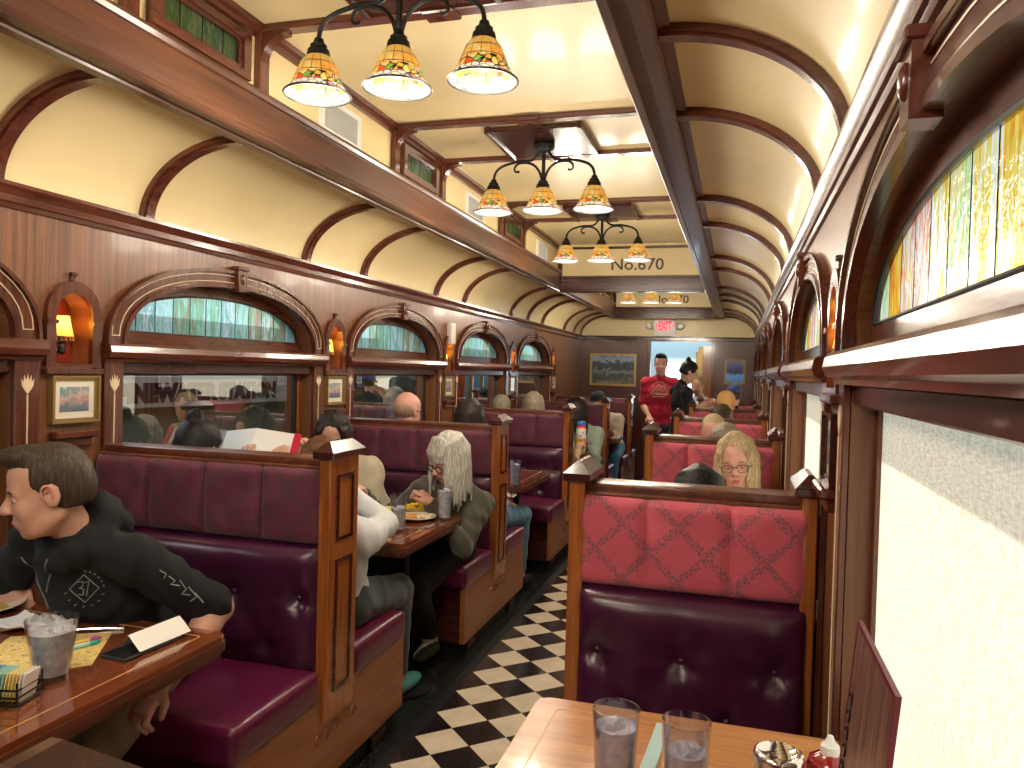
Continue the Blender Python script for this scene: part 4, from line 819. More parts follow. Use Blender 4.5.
    if hood:
        for i in range(9):
            a0,a1=[PI*2*(i+j)/9 for j in (0,1)]; pt=lambda a:N+sp*(.015+.012*math.cos(a))*q+side*math.sin(a)*.082*q-fw*(math.cos(a)*.085+.005)*q
            f.cone('top',pt(a0),pt(a1),(.030+.018*math.cos(a0)**2*(math.cos(a0)>0))*q,(.030+.018*math.cos(a1)**2*(math.cos(a1)>0))*q,.02)
        f.ell('top',N-fw*.10*q-sp*.03*q,(.085*q,.045*q,.08*q),T,.03)
    fo={'top':(fold,38),'bottom':(.004,30)}; f.build(fo)
    root=empty('person',tuple(base),0,label,'person',group)
    Db=np.full(f.D['skin'].shape,.5,np.float32)
    for t_,d in f.D.items():
        if t_ in ('hair','lips','brow','cap','stub'): continue
        Db=np.minimum(Db,d+(0 if t_=='skin' else .007))
    V,Fc=snet(Db,f.org-base,h); nmesh('body',V,Fc,[skin],root)
    nm={'top':names[0],'bottom':names[1],'shoe0':'shoe','shoe1':'shoe','sock0':'sock','sock1':'sock','hair':'hair','lips':'lips','cap':'cap','stub':'cropped_hair'}; mt={'top':top,'bottom':bot,'shoe0':shoe,'shoe1':shoe,'sock0':sock,'sock1':sock,'hair':hmat,'lips':'lip','cap':beard,'stub':'hair_stubble'}
    for t_,d in f.D.items():
        if t_=='skin': continue
        if t_=='hair': 
            G=np.indices(d.shape).astype(np.float32)*h; d=d+(.0022*np.sin(G[0]*240+3*np.sin(G[2]*9))*np.sin(G[1]*240+2*np.sin(G[2]*7))).astype(np.float32)
        if (d<0).sum()<8: continue
        V,Fc=snet(d,f.org-base,h); nmesh(nm[t_],V,Fc,[mt[t_]],root)
    # eyes and brows
    lo=lambda p:Vector(hp(*p)-base)
    Hm=Matrix([list(H[i]) for i in range(3)])
    if h<.011:
        for s_ in (-1,1):
            mb=MB(); mb.ell(lo((s_*.031,.0735,.001)),(.0125*q,)*3,14,10); ey=obj('eye',mb,'eye_white',root,smooth=60)
            g_=unit(np.array([0,1,-.25 if lids>.4 else -.05])); c_=np.array([s_*.031,.0735,.001])+g_*.0098; mb=MB(); mb.ell(lo(tuple(c_)),(.0058*q,.0035*q,.0058*q),10,8,rot=Hm); obj('iris',mb,iris,ey,smooth=60)
            # lid
            mb=MB(); n_=12; top_=[];bot_=[]
            for i in range(n_+1):
                a=-1.1+2.2*i/n_; r_=.0140
                lvl=.0045-.009*lids; top_.append(lo((s_*.031+math.sin(a)*r_,.0735+math.cos(a)*r_*.92,.001+.0095*math.cos(a)**.5))); bot_.append(lo((s_*.031+math.sin(a)*r_,.0735+math.cos(a)*r_*.98,.001+lvl*math.cos(a))))
            mb.strip(top_,bot_); obj('eyelid',mb,skin,ey,smooth=80)
            mb=MB(); mb.tube([lo((s_*(.014+.034*i/6),.0905-.010*(i/6)**2-.001,.0205+.0045*math.sin(PI*i/6)-.003*(i/6))) for i in range(7)],[.0022*q,.0034*q,.0036*q,.0034*q,.003*q,.0022*q,.0012*q],6); obj('eyebrow',mb,hmat if hmat not in('hair_grey','hair_blonde') else 'hair_greyblond',root,smooth=60)
    if h<.008 and hair in('quiff','bald'):
        for s_ in (-1,1):
            mb=MB(); mb.tube([lo((s_*(.0855+.002*math.sin(a)),.002+.0135*math.cos(a),.002+.022*math.sin(a))) for a in np.linspace(-.4,3.9,14)],[.0032*q]*14,6); mb.tube([lo((s_*.0845,.010*math.cos(a)-.001,-.002+.012*math.sin(a))) for a in np.linspace(.5,3.6,9)],.0024*q,6); obj('ear_fold',mb,'skin_flush',root,smooth=70)
    if glasses:
        mb=MB(); w_,h_=(.024,.0175) if glasses=='thick' else (.025,.016); r_=.0032 if glasses=='thick' else .0016
        for s_ in (-1,1):
            pts=[lo((s_*.033+w_*math.copysign(abs(math.cos(a))**.7,math.cos(a)),.104-.004*abs(math.cos(a)),-.004+h_*math.copysign(abs(math.sin(a))**.75,math.sin(a)))) for a in np.linspace(0,2*PI,21)]
            mb.tube(pts,r_*q,6,cap=False); mb.tube([lo((s_*.057,.098,.002)),lo((s_*.078,.06,.004)),lo((s_*.080,-.005,.004))],.0018*q,6)
        mb.tube([lo((-.010,.104,.0)),lo((0,.108,.003)),lo((.010,.104,.0))],r_*q,6); gl=obj('glasses',mb,'glasses_black',root,smooth=50)
        mb=MB()
        for s_ in (-1,1): mb.face([lo((s_*.033+w_*.97*math.cos(a),.103,-.004+h_*.97*math.sin(a))) for a in np.linspace(0,2*PI,17)[:-1]])
        obj('lens',mb,'lens',gl,smooth=0)
    info=dict(root=root,base=base,N=N,sp=sp,fw=fw,side=side,at=at,sh=sh,el=el,wr=wr,hp=hp,q=q)
    return info
def hair_style(f,HE,HC,hp,st,H,q,Hc,N,sp,fw,side):
    rr=random.Random(int(abs(Hc[0]*1000))+5)
    def cap_(tag,thick,front=.055,low=-.01):
        HE(tag,(0,-.016,.042),(.076+thick,.094+thick,.086+thick)); HE(tag,(0,-.045,.0),(.072+thick,.066+thick,.075+thick),.02)
        HE(tag,(0,.115,-.04),(.085,.085,.095),.01,'-')           # open the face
        HE(tag,(0,.02,-.115),(.12,.10,.07),.01,'-'); HE(tag,(0,-.03,-.118),(.13,.14,.072 if st!='long' else .04),.012,'-')               # clear the neck and jaw
    if st=='short' or st=='quiff':
        cap_('hair',.004)
        for s_ in (-1,1): HE('hair',(s_*.085,.03,-.045),(.03,.06,.042),.01,'-')
        if st=='quiff':
            for i in range(26):
                u=rr.uniform(-1,1); v=rr.uniform(0,1); x=u*.058; y=.055-.10*v; z=.105-.02*u*u+.012*(1-abs(v-.4))
                HC('hair',(x,y,z),(x+.004*u+rr.uniform(-.008,.008),y+.05*(1-v)+.012,z+.018-.012*v),.012,.006,.012)
            HE('hair',(0,.045,.108),(.056,.052,.026),.02)
    elif st=='curly':
        cap_('hair',.006)
        for i in range(110):
            a=rr.uniform(0,2*PI); e=rr.uniform(.1,1.35); x,y,z=math.cos(a)*math.cos(e)*.082,math.sin(a)*math.cos(e)*.095-.018,math.sin(e)*.09+.04
            if y>.05 and z<.075: continue
            HE('hair',(x,y,z),(rr.uniform(.011,.017),)*3,.006)
    elif st in ('long','bangs','parted'):
        cap_('hair',.008)
        n=64; L_=.30 if st!='parted' else .27
        for i in range(n):
            a=-2.45+4.9*(i+rr.random()*.6)/n   # 0 = back, +-pi = front
            bx_,by=math.sin(a),-math.cos(a)
            if by>.80: continue
            x0,y0=bx_*.045,by*.05-.01; x1,y1=bx_*.084,by*.098-.014; ll=L_*(1-.25*max(0,by))*rr.uniform(.8,1.08)
            p0=(x0*.4,y0*.5-.01,.128); p1=(x1*.75,y1*.8,.095); p2=(x1,y1,.03); p3=(x1*1.12,y1*1.05-.004,-.05); p4=(x1*1.12+rr.uniform(-.012,.012),y1*.95+.012*max(0,by)+rr.uniform(-.012,.012),.045-ll+.03)
            w_=rr.uniform(.011,.016)
            HC('hair',p0,p1,w_*.9,w_,.008); HC('hair',p1,p2,w_,w_,.006)
            a2=hp(*p2); ow=a2-Hc; ow[2]=0; ow=unit(ow); Z_=np.array([0,0,1.]); a3=a2-Z_*.085*q+ow*.008*q; a4=a2-Z_*(ll-.03)*q+ow*rr.uniform(-.012,.022)*q+np.array([rr.uniform(-.012,.012)*q,rr.uniform(-.012,.012)*q,0])
            f.cone('hair',a2,a3,w_*q,w_*q,.005); f.cone('hair',a3,a4,w_*q,w_*.3*q,.003)
        if st=='bangs':
            for i in range(17):
                u=-1+2*i/16; HC('hair',(u*.030,.035,.128),(u*.060,.088-.018*u*u,.070),.013,.011,.008); HC('hair',(u*.060,.088-.018*u*u,.070),(u*.066+rr.uniform(-.006,.006),.096-.024*u*u,.026+rr.uniform(-.008,.006)),.010,.005,.005)
        if st in('parted','long'):
            for s_ in (-1,1):
                for i in range(9):
                    v=i/8; HC('hair',(s_*.012+.01,.03-.02*v,.128),(s_*(.062+.004*v),.075-.05*v,.062),.012,.012,.008); HC('hair',(s_*(.062+.004*v),.075-.05*v,.062),(s_*(.080+.004*v),.045-.03*v,-.03),.012,.011,.006); a3=hp(s_*(.080+.004*v),.045-.03*v,-.03); f.cone('hair',a3,a3-np.array([0,0,(.13+rr.uniform(0,.05))*q])+side*rr.uniform(-.01,.01),.011*q,.004*q,.004)
    elif st in ('bun','pony'):
        cap_('hair',.007)
        for s_ in (-1,1): HC('hair',(s_*.07,.03,.05),(s_*.05,-.08,.05),.012,.014,.01)
        c_=(0,-.075,.115) if st=='bun' else (0,-.115,.03)
        HE('hair',c_,(.036,.034,.034),.004); HE('hair',(c_[0]+.012,c_[1]-.012,c_[2]+.016),(.026,.024,.022),.004); HE('hair',(c_[0]-.014,c_[1]+.004,c_[2]+.014),(.024,.022,.02),.004)
        if st=='pony': HC('hair',c_,(0,-.13,-.10),.03,.012,.01)
    elif st=='bald':
        HE('stub',(0,-.03,.005),(.0765,.080,.062)); HE('stub',(0,.02,.11),(.2,.2,.075),.01,'-'); HE('stub',(0,.115,0),(.2,.115,.2),.004,'-'); HE('stub',(0,.0,-.13),(.14,.14,.07),.01,'-')
    elif st=='cap':
        HE('hair',(0,-.035,-.0),(.079,.080,.062),.01); HE('hair',(0,.12,-.02),(.09,.10,.11),.01,'-'); HE('hair',(0,.0,-.12),(.14,.14,.06),.01,'-')
        HE('cap',(0,-.012,.055),(.084,.102,.082)); HE('cap',(0,0,-.06),(.2,.2,.095),.006,'-'); HE('cap',(0,.118,.042),(.068,.062,.010),.01); HC('cap',(0,-.012,.134),(0,-.012,.138),.008,.006,.004)
SEAT=.375; HZ=SEAT+.112
PEO={}
def add(key,*a,**k): PEO[key]=person(*a,**k); return PEO[key]
add('man','man in a black zip hoodie leaning over the nearest left table, looking towards the window',(-1.99,2.20,HZ),(-1.955,1.79,1.10),186,[(-2.12,1.93,.60),(-1.60,1.86,.555)],hyaw=224,hpitch=12,hroll=3,skin='skin_light',top='cloth_black',bot='cloth_khaki',shoe='cloth_black',hair='quiff',hmat='hair_brown',sleeve=.44,h=.0068,fat=1.08,names=('hoodie','cargo_trousers'),lids=.8,elbow=[(-1,.3,-.2),(.35,.9,.0)],drop=.045,hood=True,fold=.007,feet=[(-2.05,1.5,FZ),(-1.75,1.45,FZ)],curl=.9,hs=.99)
add('grey','woman with long grey hair and dark glasses eating in an olive sweater',(-1.66,4.26,HZ),(-1.555,4.06,.985),184,[(-1.985,3.86,.775),(-1.60,3.93,.735)],hyaw=213,hpitch=24,hroll=-4,skin='skin_pink',top='cloth_olive',bot='cloth_black',shoe='rubber_olive',sock='cloth_sock',hair='bangs',hmat='hair_grey',h=.0072,female=True,fat=1.12,glasses='thick',lids=.8,names=('sweater','trousers'),feet=[(-1.98,3.85,FZ),(-1.66,4.10,FZ)],elbow=[(-.4,.5,-1),(1,.35,-.9)],curl=1.0,fold=.007)
add('dark','dark-haired woman in a cream sweater sitting by the window, looking down',(-2.12,4.27,HZ),(-2.33,4.12,1.07),182,[(-2.39,3.86,.96),(-2.05,3.85,.735)],hyaw=160,hpitch=20,skin='skin_light',top='cloth_cream',bot='denim_dark',hair='parted',hmat='hair_darkbrown',h=.0085,female=True,fat=1.08,lids=.9,names=('sweater','jeans'),elbow=[(-.05,.4,-1),None],palm=[(1,0,0),None],curl=1.1)
add('white','curly-haired person in a white hoodie and grey jeans behind the nearest left bench',(-1.70,2.97,HZ),(-1.70,2.92,1.035),0,[(-1.99,3.30,.72),(-1.76,3.22,.93)],hyaw=-20,hpitch=18,skin='skin_pink',top='cloth_white',bot='denim_grey',shoe='shoe_teal',hair='curly',hmat='hair_auburn',h=.0095,fat=1.12,names=('hoodie','jeans'),feet=[(-1.98,3.50,FZ),(-1.60,3.52,FZ)],elbow=[None,(1,-.1,-.7)],hood=True,curl=1.1,fold=.005)
add('bun','person with dark hair in a bun reading a menu beside the first window',(-2.25,3.06,HZ),(-2.40,3.0,1.09),0,[(-2.40,3.30,.95),(-2.16,3.28,.96)],hpitch=22,skin='skin_light',top='cloth_grey',bot='denim_dark',hair='bun',hmat='hair_black',h=.012,female=True,names=('top','jeans'))
add('blonde','blonde woman with glasses reading at the second right table',(-.04,4.20,HZ),(.01,4.0,1.062),180,[(-.15,3.75,.735),(.10,3.72,.735)],hyaw=186,hpitch=5,hroll=6,skin='skin_pink',top='cloth_navy',bot='denim_dark',hair='long',hmat='hair_blonde',h=.0072,female=True,glasses='thin',lids=.75,names=('sweater','jeans'))
add('blk','person with parted black hair behind the top rail of the nearest right bench',(-.12,2.95,HZ),(-.125,2.88,1.01),0,[(-.3,3.2,.74),(.05,3.2,.74)],hpitch=22,skin='skin_tan',top='cloth_navy',bot='denim_dark',hair='parted',hmat='hair_black',h=.010,female=True,names=('sweater','jeans'))
add('bald','bald man in glasses behind the second left bench, seen from the back',(-2.08,5.12,HZ),(-2.27,5.05,1.185),0,[None,None],hyaw=15,skin='skin_pink',top='cloth_grey',hair='bald',h=.011,glasses='thin',fat=1.1,iris='iris_blue',group=None)
add('brownb','person with straight brown hair behind the second left bench near its aisle end',(-1.70,5.12,HZ),(-1.79,5.04,1.135),0,[None,None],hpitch=12,top='cloth_white',bot='denim_blue',hair='long',hmat='hair_darkbrown',h=.012,female=True,names=('sweater','jeans'),feet=[(-1.80,5.6,FZ),(-1.55,5.6,FZ)])
add('gb','person with grey-blond hair just showing above the third left bench',(-1.85,7.2,HZ),(-1.88,7.12,1.14),0,[None,None],top='cloth_navy',hair='long',hmat='hair_greyblond',h=.013,female=True)
add('dk3','person with dark olive-brown hair showing above the third left bench beside the window',(-2.15,7.2,HZ),(-2.2,7.12,1.115),0,[None,None],top='cloth_floral',hair='short',hmat='hair_greyblond',h=.013)
add('mint','dark-haired woman in a mint sweater with sunglasses pushed up on her head',(-1.60,8.42,HZ),(-1.66,8.12,1.075),190,[(-1.8,7.95,.72),(-1.50,7.85,.74)],hyaw=235,hpitch=14,skin='skin_pink',top='cloth_mint',bot='denim_dark',hair='long',hmat='hair_darkbrown',h=.0105,female=True,fat=1.12,lids=.5,names=('sweater','jeans'))
add('peach','person in a peach-coloured top with back to the third left bench',(-1.62,7.18,HZ),(-1.70,7.18,.98),10,[(-1.7,7.55,.72),(-1.5,7.5,.74)],hpitch=30,top='cloth_peach',bot='denim_dark',hair='short',hmat='hair_brown',h=.013,hs=.85)
add('capman','man in a dark baseball cap and cream shirt at the fourth left table',(-1.66,10.45,HZ),(-1.80,10.22,1.10),185,[(-1.9,10.0,.74),(-1.58,9.95,.72)],hyaw=225,hpitch=20,skin='skin_tan',top='cloth_cream',bot='denim_blue',hair='cap',hmat='hair_darkbrown',beard='cap_navy',h=.013,fat=1.15,sleeve=.4)
add('red','man in a red printed T-shirt standing in the aisle by the far doorway',(-1.02,10.62,.79),(-1.015,10.58,1.64),170,[(-1.13,10.38,.93),(-.78,10.60,.78)],hyaw=178,hpitch=8,skin='skin_pink',top='cloth_red',bot='denim_dark',hair='quiff',hmat='hair_black',sleeve=.42,h=.0105,stand=True,names=('t_shirt','jeans'),elbow=[(-.45,.7,-1),(.4,.7,-1)],curl=1.3,fat=1.05)
add('server','standing woman in a black top with a high dark bun, writing in the aisle',(-.68,10.0,.76),(-.60,9.95,1.535),60,[(-.32,10.05,1.16),(-.40,9.80,1.15)],hyaw=75,hpitch=30,skin='skin_light',top='cloth_navy',bot='denim_dark',hair='bun',hmat='hair_black',sleeve=.40,h=.0105,female=True,stand=True,names=('top','jeans'),elbow=[(0,0,-1),(0,-.3,-1)],curl=1.2)
add('grayR','grey-haired person seen from behind above the second right bench',(-.09,5.02,HZ),(-.06,4.98,1.05),0,[None,None],hpitch=10,top='cloth_grey',hair='curly',hmat='hair_greyblond',h=.0125)
add('paleR','pale blond person facing the viewer beyond the second right bench',(-.16,6.25,HZ),(-.17,6.12,1.06),180,[None,None],hpitch=20,top='cloth_cream',hair='short',hmat='hair_blonde',h=.0125)
add('brR','person with brown hair seen from behind above the third right bench',(-.12,7.05,HZ),(-.13,7.0,1.10),0,[None,None],top='cloth_olive',hair='curly',hmat='hair_brown',h=.0125)
add('capO','person in an orange and cream cap seated facing the viewer on the right',(-.10,8.35,HZ+.04),(-.11,8.17,1.20),175,[None,None],hpitch=28,skin='skin_pink',top='cloth_white',hair='cap',hmat='hair_grey',beard='cap_orange',h=.0125)
add('capB','person in a blue patterned cap at the far end of the right benches',(-.08,10.25,HZ+.04),(-.04,10.15,1.255),0,[None,None],top='cloth_navy',hair='cap',hmat='hair_brown',beard='cap_blue',h=.0135)
add('farS','grey-haired person in pale blue seated before the far doorway',(-.53,11.35,HZ+.14),(-.55,11.2,1.36),200,[None,None],hpitch=20,top='cloth_white',hair='short',hmat='hair_greyblond',h=.0135)
# details on the man's hoodie, shirt prints
def onfront(i,x,t_,out,dz=0): return Vector(i['at'](t_,x,out)-i['base'])
# ---------------------------------------------------------------- things on the tables
simple('china',(.78,.74,.66),.25,coat=.5); simple('napkin',(.80,.80,.78),.85); simple('paper_white',(.85,.85,.83),.8); simple('check_holder',(.01,.012,.016),.3,coat=.4)
simple('crayon_teal',(.02,.45,.42),.5); simple('crayon_purple',(.5,.06,.38),.5); simple('wrap_yellow',(.75,.5,.1),.5); simple('egg_yellow',(.85,.55,.02),.5); simple('pancake',(.55,.26,.07),.7); simple('potato',(.70,.60,.42),.7); simple('menu_red',(.6,.01,.05),.5)
simple('sugar_blue',(.18,.42,.68),.7); simple('sugar_green',(.35,.66,.60),.7); simple('sugar_yellow',(.85,.72,.3),.7); simple('sugar_white',(.82,.82,.78),.7); simple('ketchup_red',(.26,.004,.01),.2,coat=.6); simple('cap_clear',(.75,.77,.8),.3); simple('sauce',(.5,.35,.05),.5); simple('paper_blue',(.45,.68,.74),.6)
t=NT('placemat'); v=t.oc((1,1,1)); n=t.noise(v,38,3); n2=t.noise(t.oc((1,3,1)),26,2); c=t.ramp(n,[(.46,(.72,.52,.16)),(.5,(.80,.62,.25)),(.56,(.80,.62,.25)),(.6,(.45,.33,.10))]); t.pb(c,.7)
t=NT('menu_board'); v=t.oc((1,60,3)); n=t.noise(v,1,4); t.pb(t.ramp(n,[(.35,(.085,.038,.028)),(.65,(.20,.10,.075))]),.4)
t=NT('tumbler_blue'); t.l.new(MATS['tumbler'].node_tree.nodes['Principled BSDF'].outputs[0] if 0 else t.nd('BsdfTransparent').outputs[0],t.out.inputs[0])
thin('tumbler_blue',(.90,.92,1),3.2,.04)
def glass(loc,r0,r1,hh,level,label,mat='tumbler',ice=True,group='water glasses',wall=.003,cat='glass'):
    G=empty('drinking_glass',(loc[0],loc[1],loc[2]),0,label,cat,group)
    mb=MB(); mb.lathe([(0,.0),(r0,.0),(r0+(r1-r0)*.5,hh*.5),(r1,hh),(r1-wall,hh),(r0+(r1-r0)*.1-wall,hh*.1),(0,.012)],28); obj('tumbler',mb,mat,G,smooth=50)
    if level:
        rl=r0+(r1-r0)*level-wall-.0012; mb=MB(); mb.lathe([(0,.014),(r0-wall-.001,.014),(rl,hh*level),(0,hh*level)],28); obj('water',mb,'ice_water',G,smooth=50)
        if ice:
            rr=random.Random(int(hh*1e4)); 
            for k in range(4):
                mb=MB(); mb.box(-.013,.013,-.013,.013,-.011,.011,.005,2); o=obj('ice_cube',mb,'ice_water',G,loc=(rr.uniform(-.4,.4)*r0,rr.uniform(-.4,.4)*r0,hh*level-.002)); o.rotation_euler=(rr.random(),rr.random(),rr.random())
    return G
def plate(loc,r,label,group='dinner plates'):
    P=empty('plate',loc,0,label,'plate',group); mb=MB(); mb.lathe([(0,.002),(r*.6,.002),(r*.66,.006),(r*.97,.018),(r,.021),(r*.985,.024),(r*.66,.012),(r*.6,.009),(0,.009)],36); obj('dish',mb,'china',P,smooth=40); return P
def cutlery(name,loc,rz,L_,label,kind='fork'):
    C=empty(name,loc,rz,label,name); mb=MB()
    mb.tube([(0,0,.003),(L_*.3,0,.006),(L_*.62,0,.007),(L_*.70,0,.006)],[.007,.0055,.004,.004],8)
    if kind=='fork':
        mb.plate([(L_*.69,-.004),(L_*.74,-.012),(L_*.84,-.012),(L_*.84,.012),(L_*.74,.012),(L_*.69,.004)],[],.003,.006,'z')
        for k in range(4): mb.box(L_*.83,L_,-.0115+k*.0066,-.0085+k*.0066,.003,.0055)
    else: mb.plate([(L_*.55,-.006),(L_*.9,-.011),(L_*.98,-.004),(L_,.008),(L_*.55,.007)],[],.003,.0055,'z')
    obj(kind,mb,'chrome',C,smooth=40); return C
def crumple(name,loc,rz,w,d,h_,mat,seed=0,n=12):
    rr=random.Random(seed); mb=MB(); V=[[mb.b.verts.new((w*(i/n-.5),d*(j/n-.5)*(1-.3*abs(i/n-.5)),.003+h_*abs(noise.noise((i*.45+seed,j*.45,seed)))*(1.2-abs(i/n-.5)))) for i in range(n+1)] for j in range(n+1)]
    for j in range(n):
        for i in range(n): mb.b.faces.new((V[j][i],V[j][i+1],V[j+1][i+1],V[j+1][i]))
    g=bmesh.ops.extrude_face_region(mb.b,geom=mb.b.faces[:]); bmesh.ops.translate(mb.b,verts=[v for v in g['geom'] if isinstance(v,bmesh.types.BMVert)],vec=(0,0,.002)); return obj(name,mb,mat,None,loc,rz,smooth=25)
# left table, nearest
glass((-1.655,1.53,TZ),.040,.062,.155,.80,'squat clear water glass beside the sugar caddy on the nearest left table')
pm=MB(); pm.face([(-1.842,1.386,0),(-1.631,1.634,0),(-1.77,1.846,0),(-2.012,1.717,0)]); b=bmesh.ops.extrude_face_region(pm.b,geom=pm.b.faces[:]); bmesh.ops.translate(pm.b,verts=[v for v in b['geom'] if isinstance(v,bmesh.types.BMVert)],vec=(0,0,.0015)); obj('placemat',pm,'placemat',None,(0,0,TZ),label="yellow printed children's menu sheet under the crayons on the nearest left table",cat='menu')
for (a,b,m1,lab) in (((-1.79,1.70),(-1.757,1.79),'crayon_purple','purple crayon lying on the yellow menu sheet'),((-1.768,1.675),(-1.728,1.775),'crayon_teal','teal crayon lying on the yellow menu sheet')):
    C=empty('crayon',(a[0],a[1],TZ+.0015),math.atan2(b[1]-a[1],b[0]-a[0]),lab,'crayon','crayons on the menu sheet'); mb=MB(); mb.tube([(0,0,.0065),(.085,0,.0065)],.0062,10); obj('stick',mb,m1,C); mb=MB(); mb.tube([(.02,0,.0065),(.065,0,.0065)],.0066,10); obj('wrapper',mb,'wrap_yellow' if m1=='crayon_purple' else 'sugar_green',C); mb=MB(); mb.tube([(.085,0,.0065),(.098,0,.0065)],[.0055,.002],10); obj('tip',mb,m1,C)
nk=crumple('napkin',(-2.04,1.81,TZ),.5,.24,.14,.045,'napkin',3); props(nk,'crumpled white paper napkin beside the plate on the nearest left table','napkin')
P=plate((-2.31,1.87,TZ),.125,'cream plate at the window end of the nearest left table')
mb=MB(); mb.ell((.02,.0,.012),(.07,.05,.008)); obj('leftover_food',mb,'sauce',P)
cutlery('fork',(-1.762,1.885,TZ),PI+.55,.19,'steel fork lying behind the yellow menu sheet','fork')
# check holder and tent of receipt
C=empty('bill_holder',(-1.60,1.79,TZ),1.50,'black bill holder with a folded white receipt at the aisle corner','bill holder')
mb=MB(); mb.box(-.11,.10,-.045,.05,0,.008,.003); obj('cover',mb,'check_holder',C)
mb=MB(); mb.strip([(-.06,-.045,.012),(.13,-.045,.012)],[(-.06,.0,.052),(.13,.0,.052)]); mb.strip([(-.06,.0,.052),(.13,.0,.052)],[(-.06,.03,.012),(.13,.03,.012)]); obj('receipt',mb,'paper_white',C,smooth=0)
# sugar caddy
C=empty('sugar_caddy',(-1.655,1.40,TZ),.25,'black wire caddy full of sugar packets on the nearest left table','caddy')
mb=MB(); w_,d_=.062,.045
for z in (.004,.022,.04): mb.tube([(w_,d_,z),(-w_,d_,z),(-w_,-d_,z),(w_,-d_,z),(w_,d_,z)],.0028,6,cap=False)
for x in (-w_,-w_/3,w_/3,w_):
    for y in (-d_,d_): mb.tube([(x,y,.004),(x,y,.058 if abs(x)>.05 else .04)],.0025,6)
for k in range(5): mb.tube([(-w_+k*w_/2,-d_,.004),(-w_+k*w_/2,d_,.004)],.002,5)
obj('rack',mb,'black_iron',C)
for k in range(14):
    mb=MB(); mb.box(-.0018,.0018,-.028,.028,0,.068,.001); o=obj('sugar_packet',mb,['sugar_blue','sugar_green','sugar_yellow','sugar_white'][min(3,k//4)],C,loc=(-.055+k*.0085,.0,.006)); o.rotation_euler=(0,.18,0)
# right table, nearest
glass((-.205,1.47,TZ),.038,.0465,.172,.80,'blue-tinted plastic water glass nearest the aisle on the nearest right table','tumbler_blue',group='blue plastic water glasses')
glass((-.072,1.47,TZ),.038,.0465,.168,.66,'blue-tinted plastic water glass beside the cheese shaker on the nearest right table','tumbler_blue',group='blue plastic water glasses')
mb=MB(); mb.box(-.016,.016,-.15,.15,0,.0025,.001); o=obj('paper_strip',mb,'paper_blue',None,(-.150,1.66,TZ),-.06,label='pale blue paper straw sleeve lying between the two blue water glasses',cat='straw sleeve')
J=empty('shaker_jar',(.095,1.50,TZ),0,'glass shaker jar with a dished steel lid on the nearest right table','shaker')
mb=MB(); mb.lathe([(0,0),(.040,0),(.043,.01),(.043,.09),(.040,.10),(.038,.10),(.040,.01),(0,.008)],28); obj('jar',mb,'tumbler',J,smooth=50)
mb=MB(); mb.lathe([(0,.01),(.038,.01),(.038,.07),(0,.072)],24); obj('filling',mb,'sugar_white',J)
mb=MB(); mb.lathe([(.044,.092),(.046,.096),(.046,.116),(.044,.122),(.040,.124),(.036,.119),(.02,.112),(0,.110)],32); obj('lid',mb,'chrome',J,smooth=50)
K=empty('ketchup_bottle',(.188,1.54,TZ),0,'squat glossy dark red squeeze bottle with a clear cap beside the shaker','bottle')
mb=MB(); mb.lathe([(0,0),(.034,0),(.038,.01),(.040,.06),(.040,.09),(.034,.108),(.018,.116),(.014,.118)],28,wob=lambda k,n,i:.0025*math.cos(4*2*PI*k/n)); obj('bottle',mb,'ketchup_red',K,smooth=60)
mb=MB(); mb.lathe([(.017,.115),(.017,.132),(.010,.137),(.005,.15),(0,.151)],16); obj('cap',mb,'cap_clear',K,smooth=40)
Mn=empty('menu',(.182,1.29,TZ),0,'dark wood-patterned menu with maroon border leaning against the nearest blind','menu','menus')
mb=MB(); mb.plate([(-.165,0),(.165,0),(.165,.395),(-.165,.395)],[],0,.006,'x'); o=obj('cover',mb,'menu_board',Mn); 
mb=MB(); mb.plate([(-.168,-.001),(.168,-.001),(.168,.399),(-.168,.399)],[[(-.161,.004),(.161,.004),(.161,.391),(-.161,.391)]],-.001,.007,'x'); obj('border',mb,'menu_maroon' if 'menu_maroon' in MATS else simple('menu_maroon',(.12,.01,.02),.4) and 'menu_maroon' or 'x',Mn)
mb=MB()
for k in range(5): a=[(-.0015,.135+.012*math.cos(u),.15+k*.03+.012*math.sin(u)) for u in np.linspace(0,5,12)]; mb.tube(a,.0016,5)
obj('scroll_print',mb,'black_paint',Mn)
Mn.rotation_euler=(0,R(5.0),0)
# second left table
glass((-1.604,3.495,TZ),.034,.042,.185,.62,'tall water glass nearest the white hoodie on the second left table'); glass((-1.50,3.86,TZ),.034,.042,.185,.85,'tall full water glass near the aisle corner of the second left table')
P=plate((-1.635,3.80,TZ),.105,'round plate with a pancake and potatoes in front of the grey-haired woman')
mb=MB(); mb.lathe([(0,.010),(.05,.010),(.056,.016),(.05,.024),(0,.026)],20,c=(-.03,-.01,0)); obj('pancake',mb,'pancake',P)
mb=MB(); rr=random.Random(4)
for k in range(26): mb.ell((.045+rr.uniform(-.03,.03),rr.uniform(-.045,.045),.016+rr.uniform(0,.01)),(.011,.010,.008),8,6)
obj('potatoes',mb,'potato',P)
P=plate((-1.73,4.02,TZ),.095,'plate of yellow scrambled egg behind the pancake plate')
mb=MB()
for k in range(34): mb.ell((rr.uniform(-.05,.05),rr.uniform(-.05,.05),.018+rr.uniform(0,.02)),(.014,.013,.010),8,6)
obj('scrambled_egg',mb,'egg_yellow',P)
cutlery('fork',(-1.53,3.56,TZ),1.2,.17,'fork lying by the tall glass on the second left table','fork')
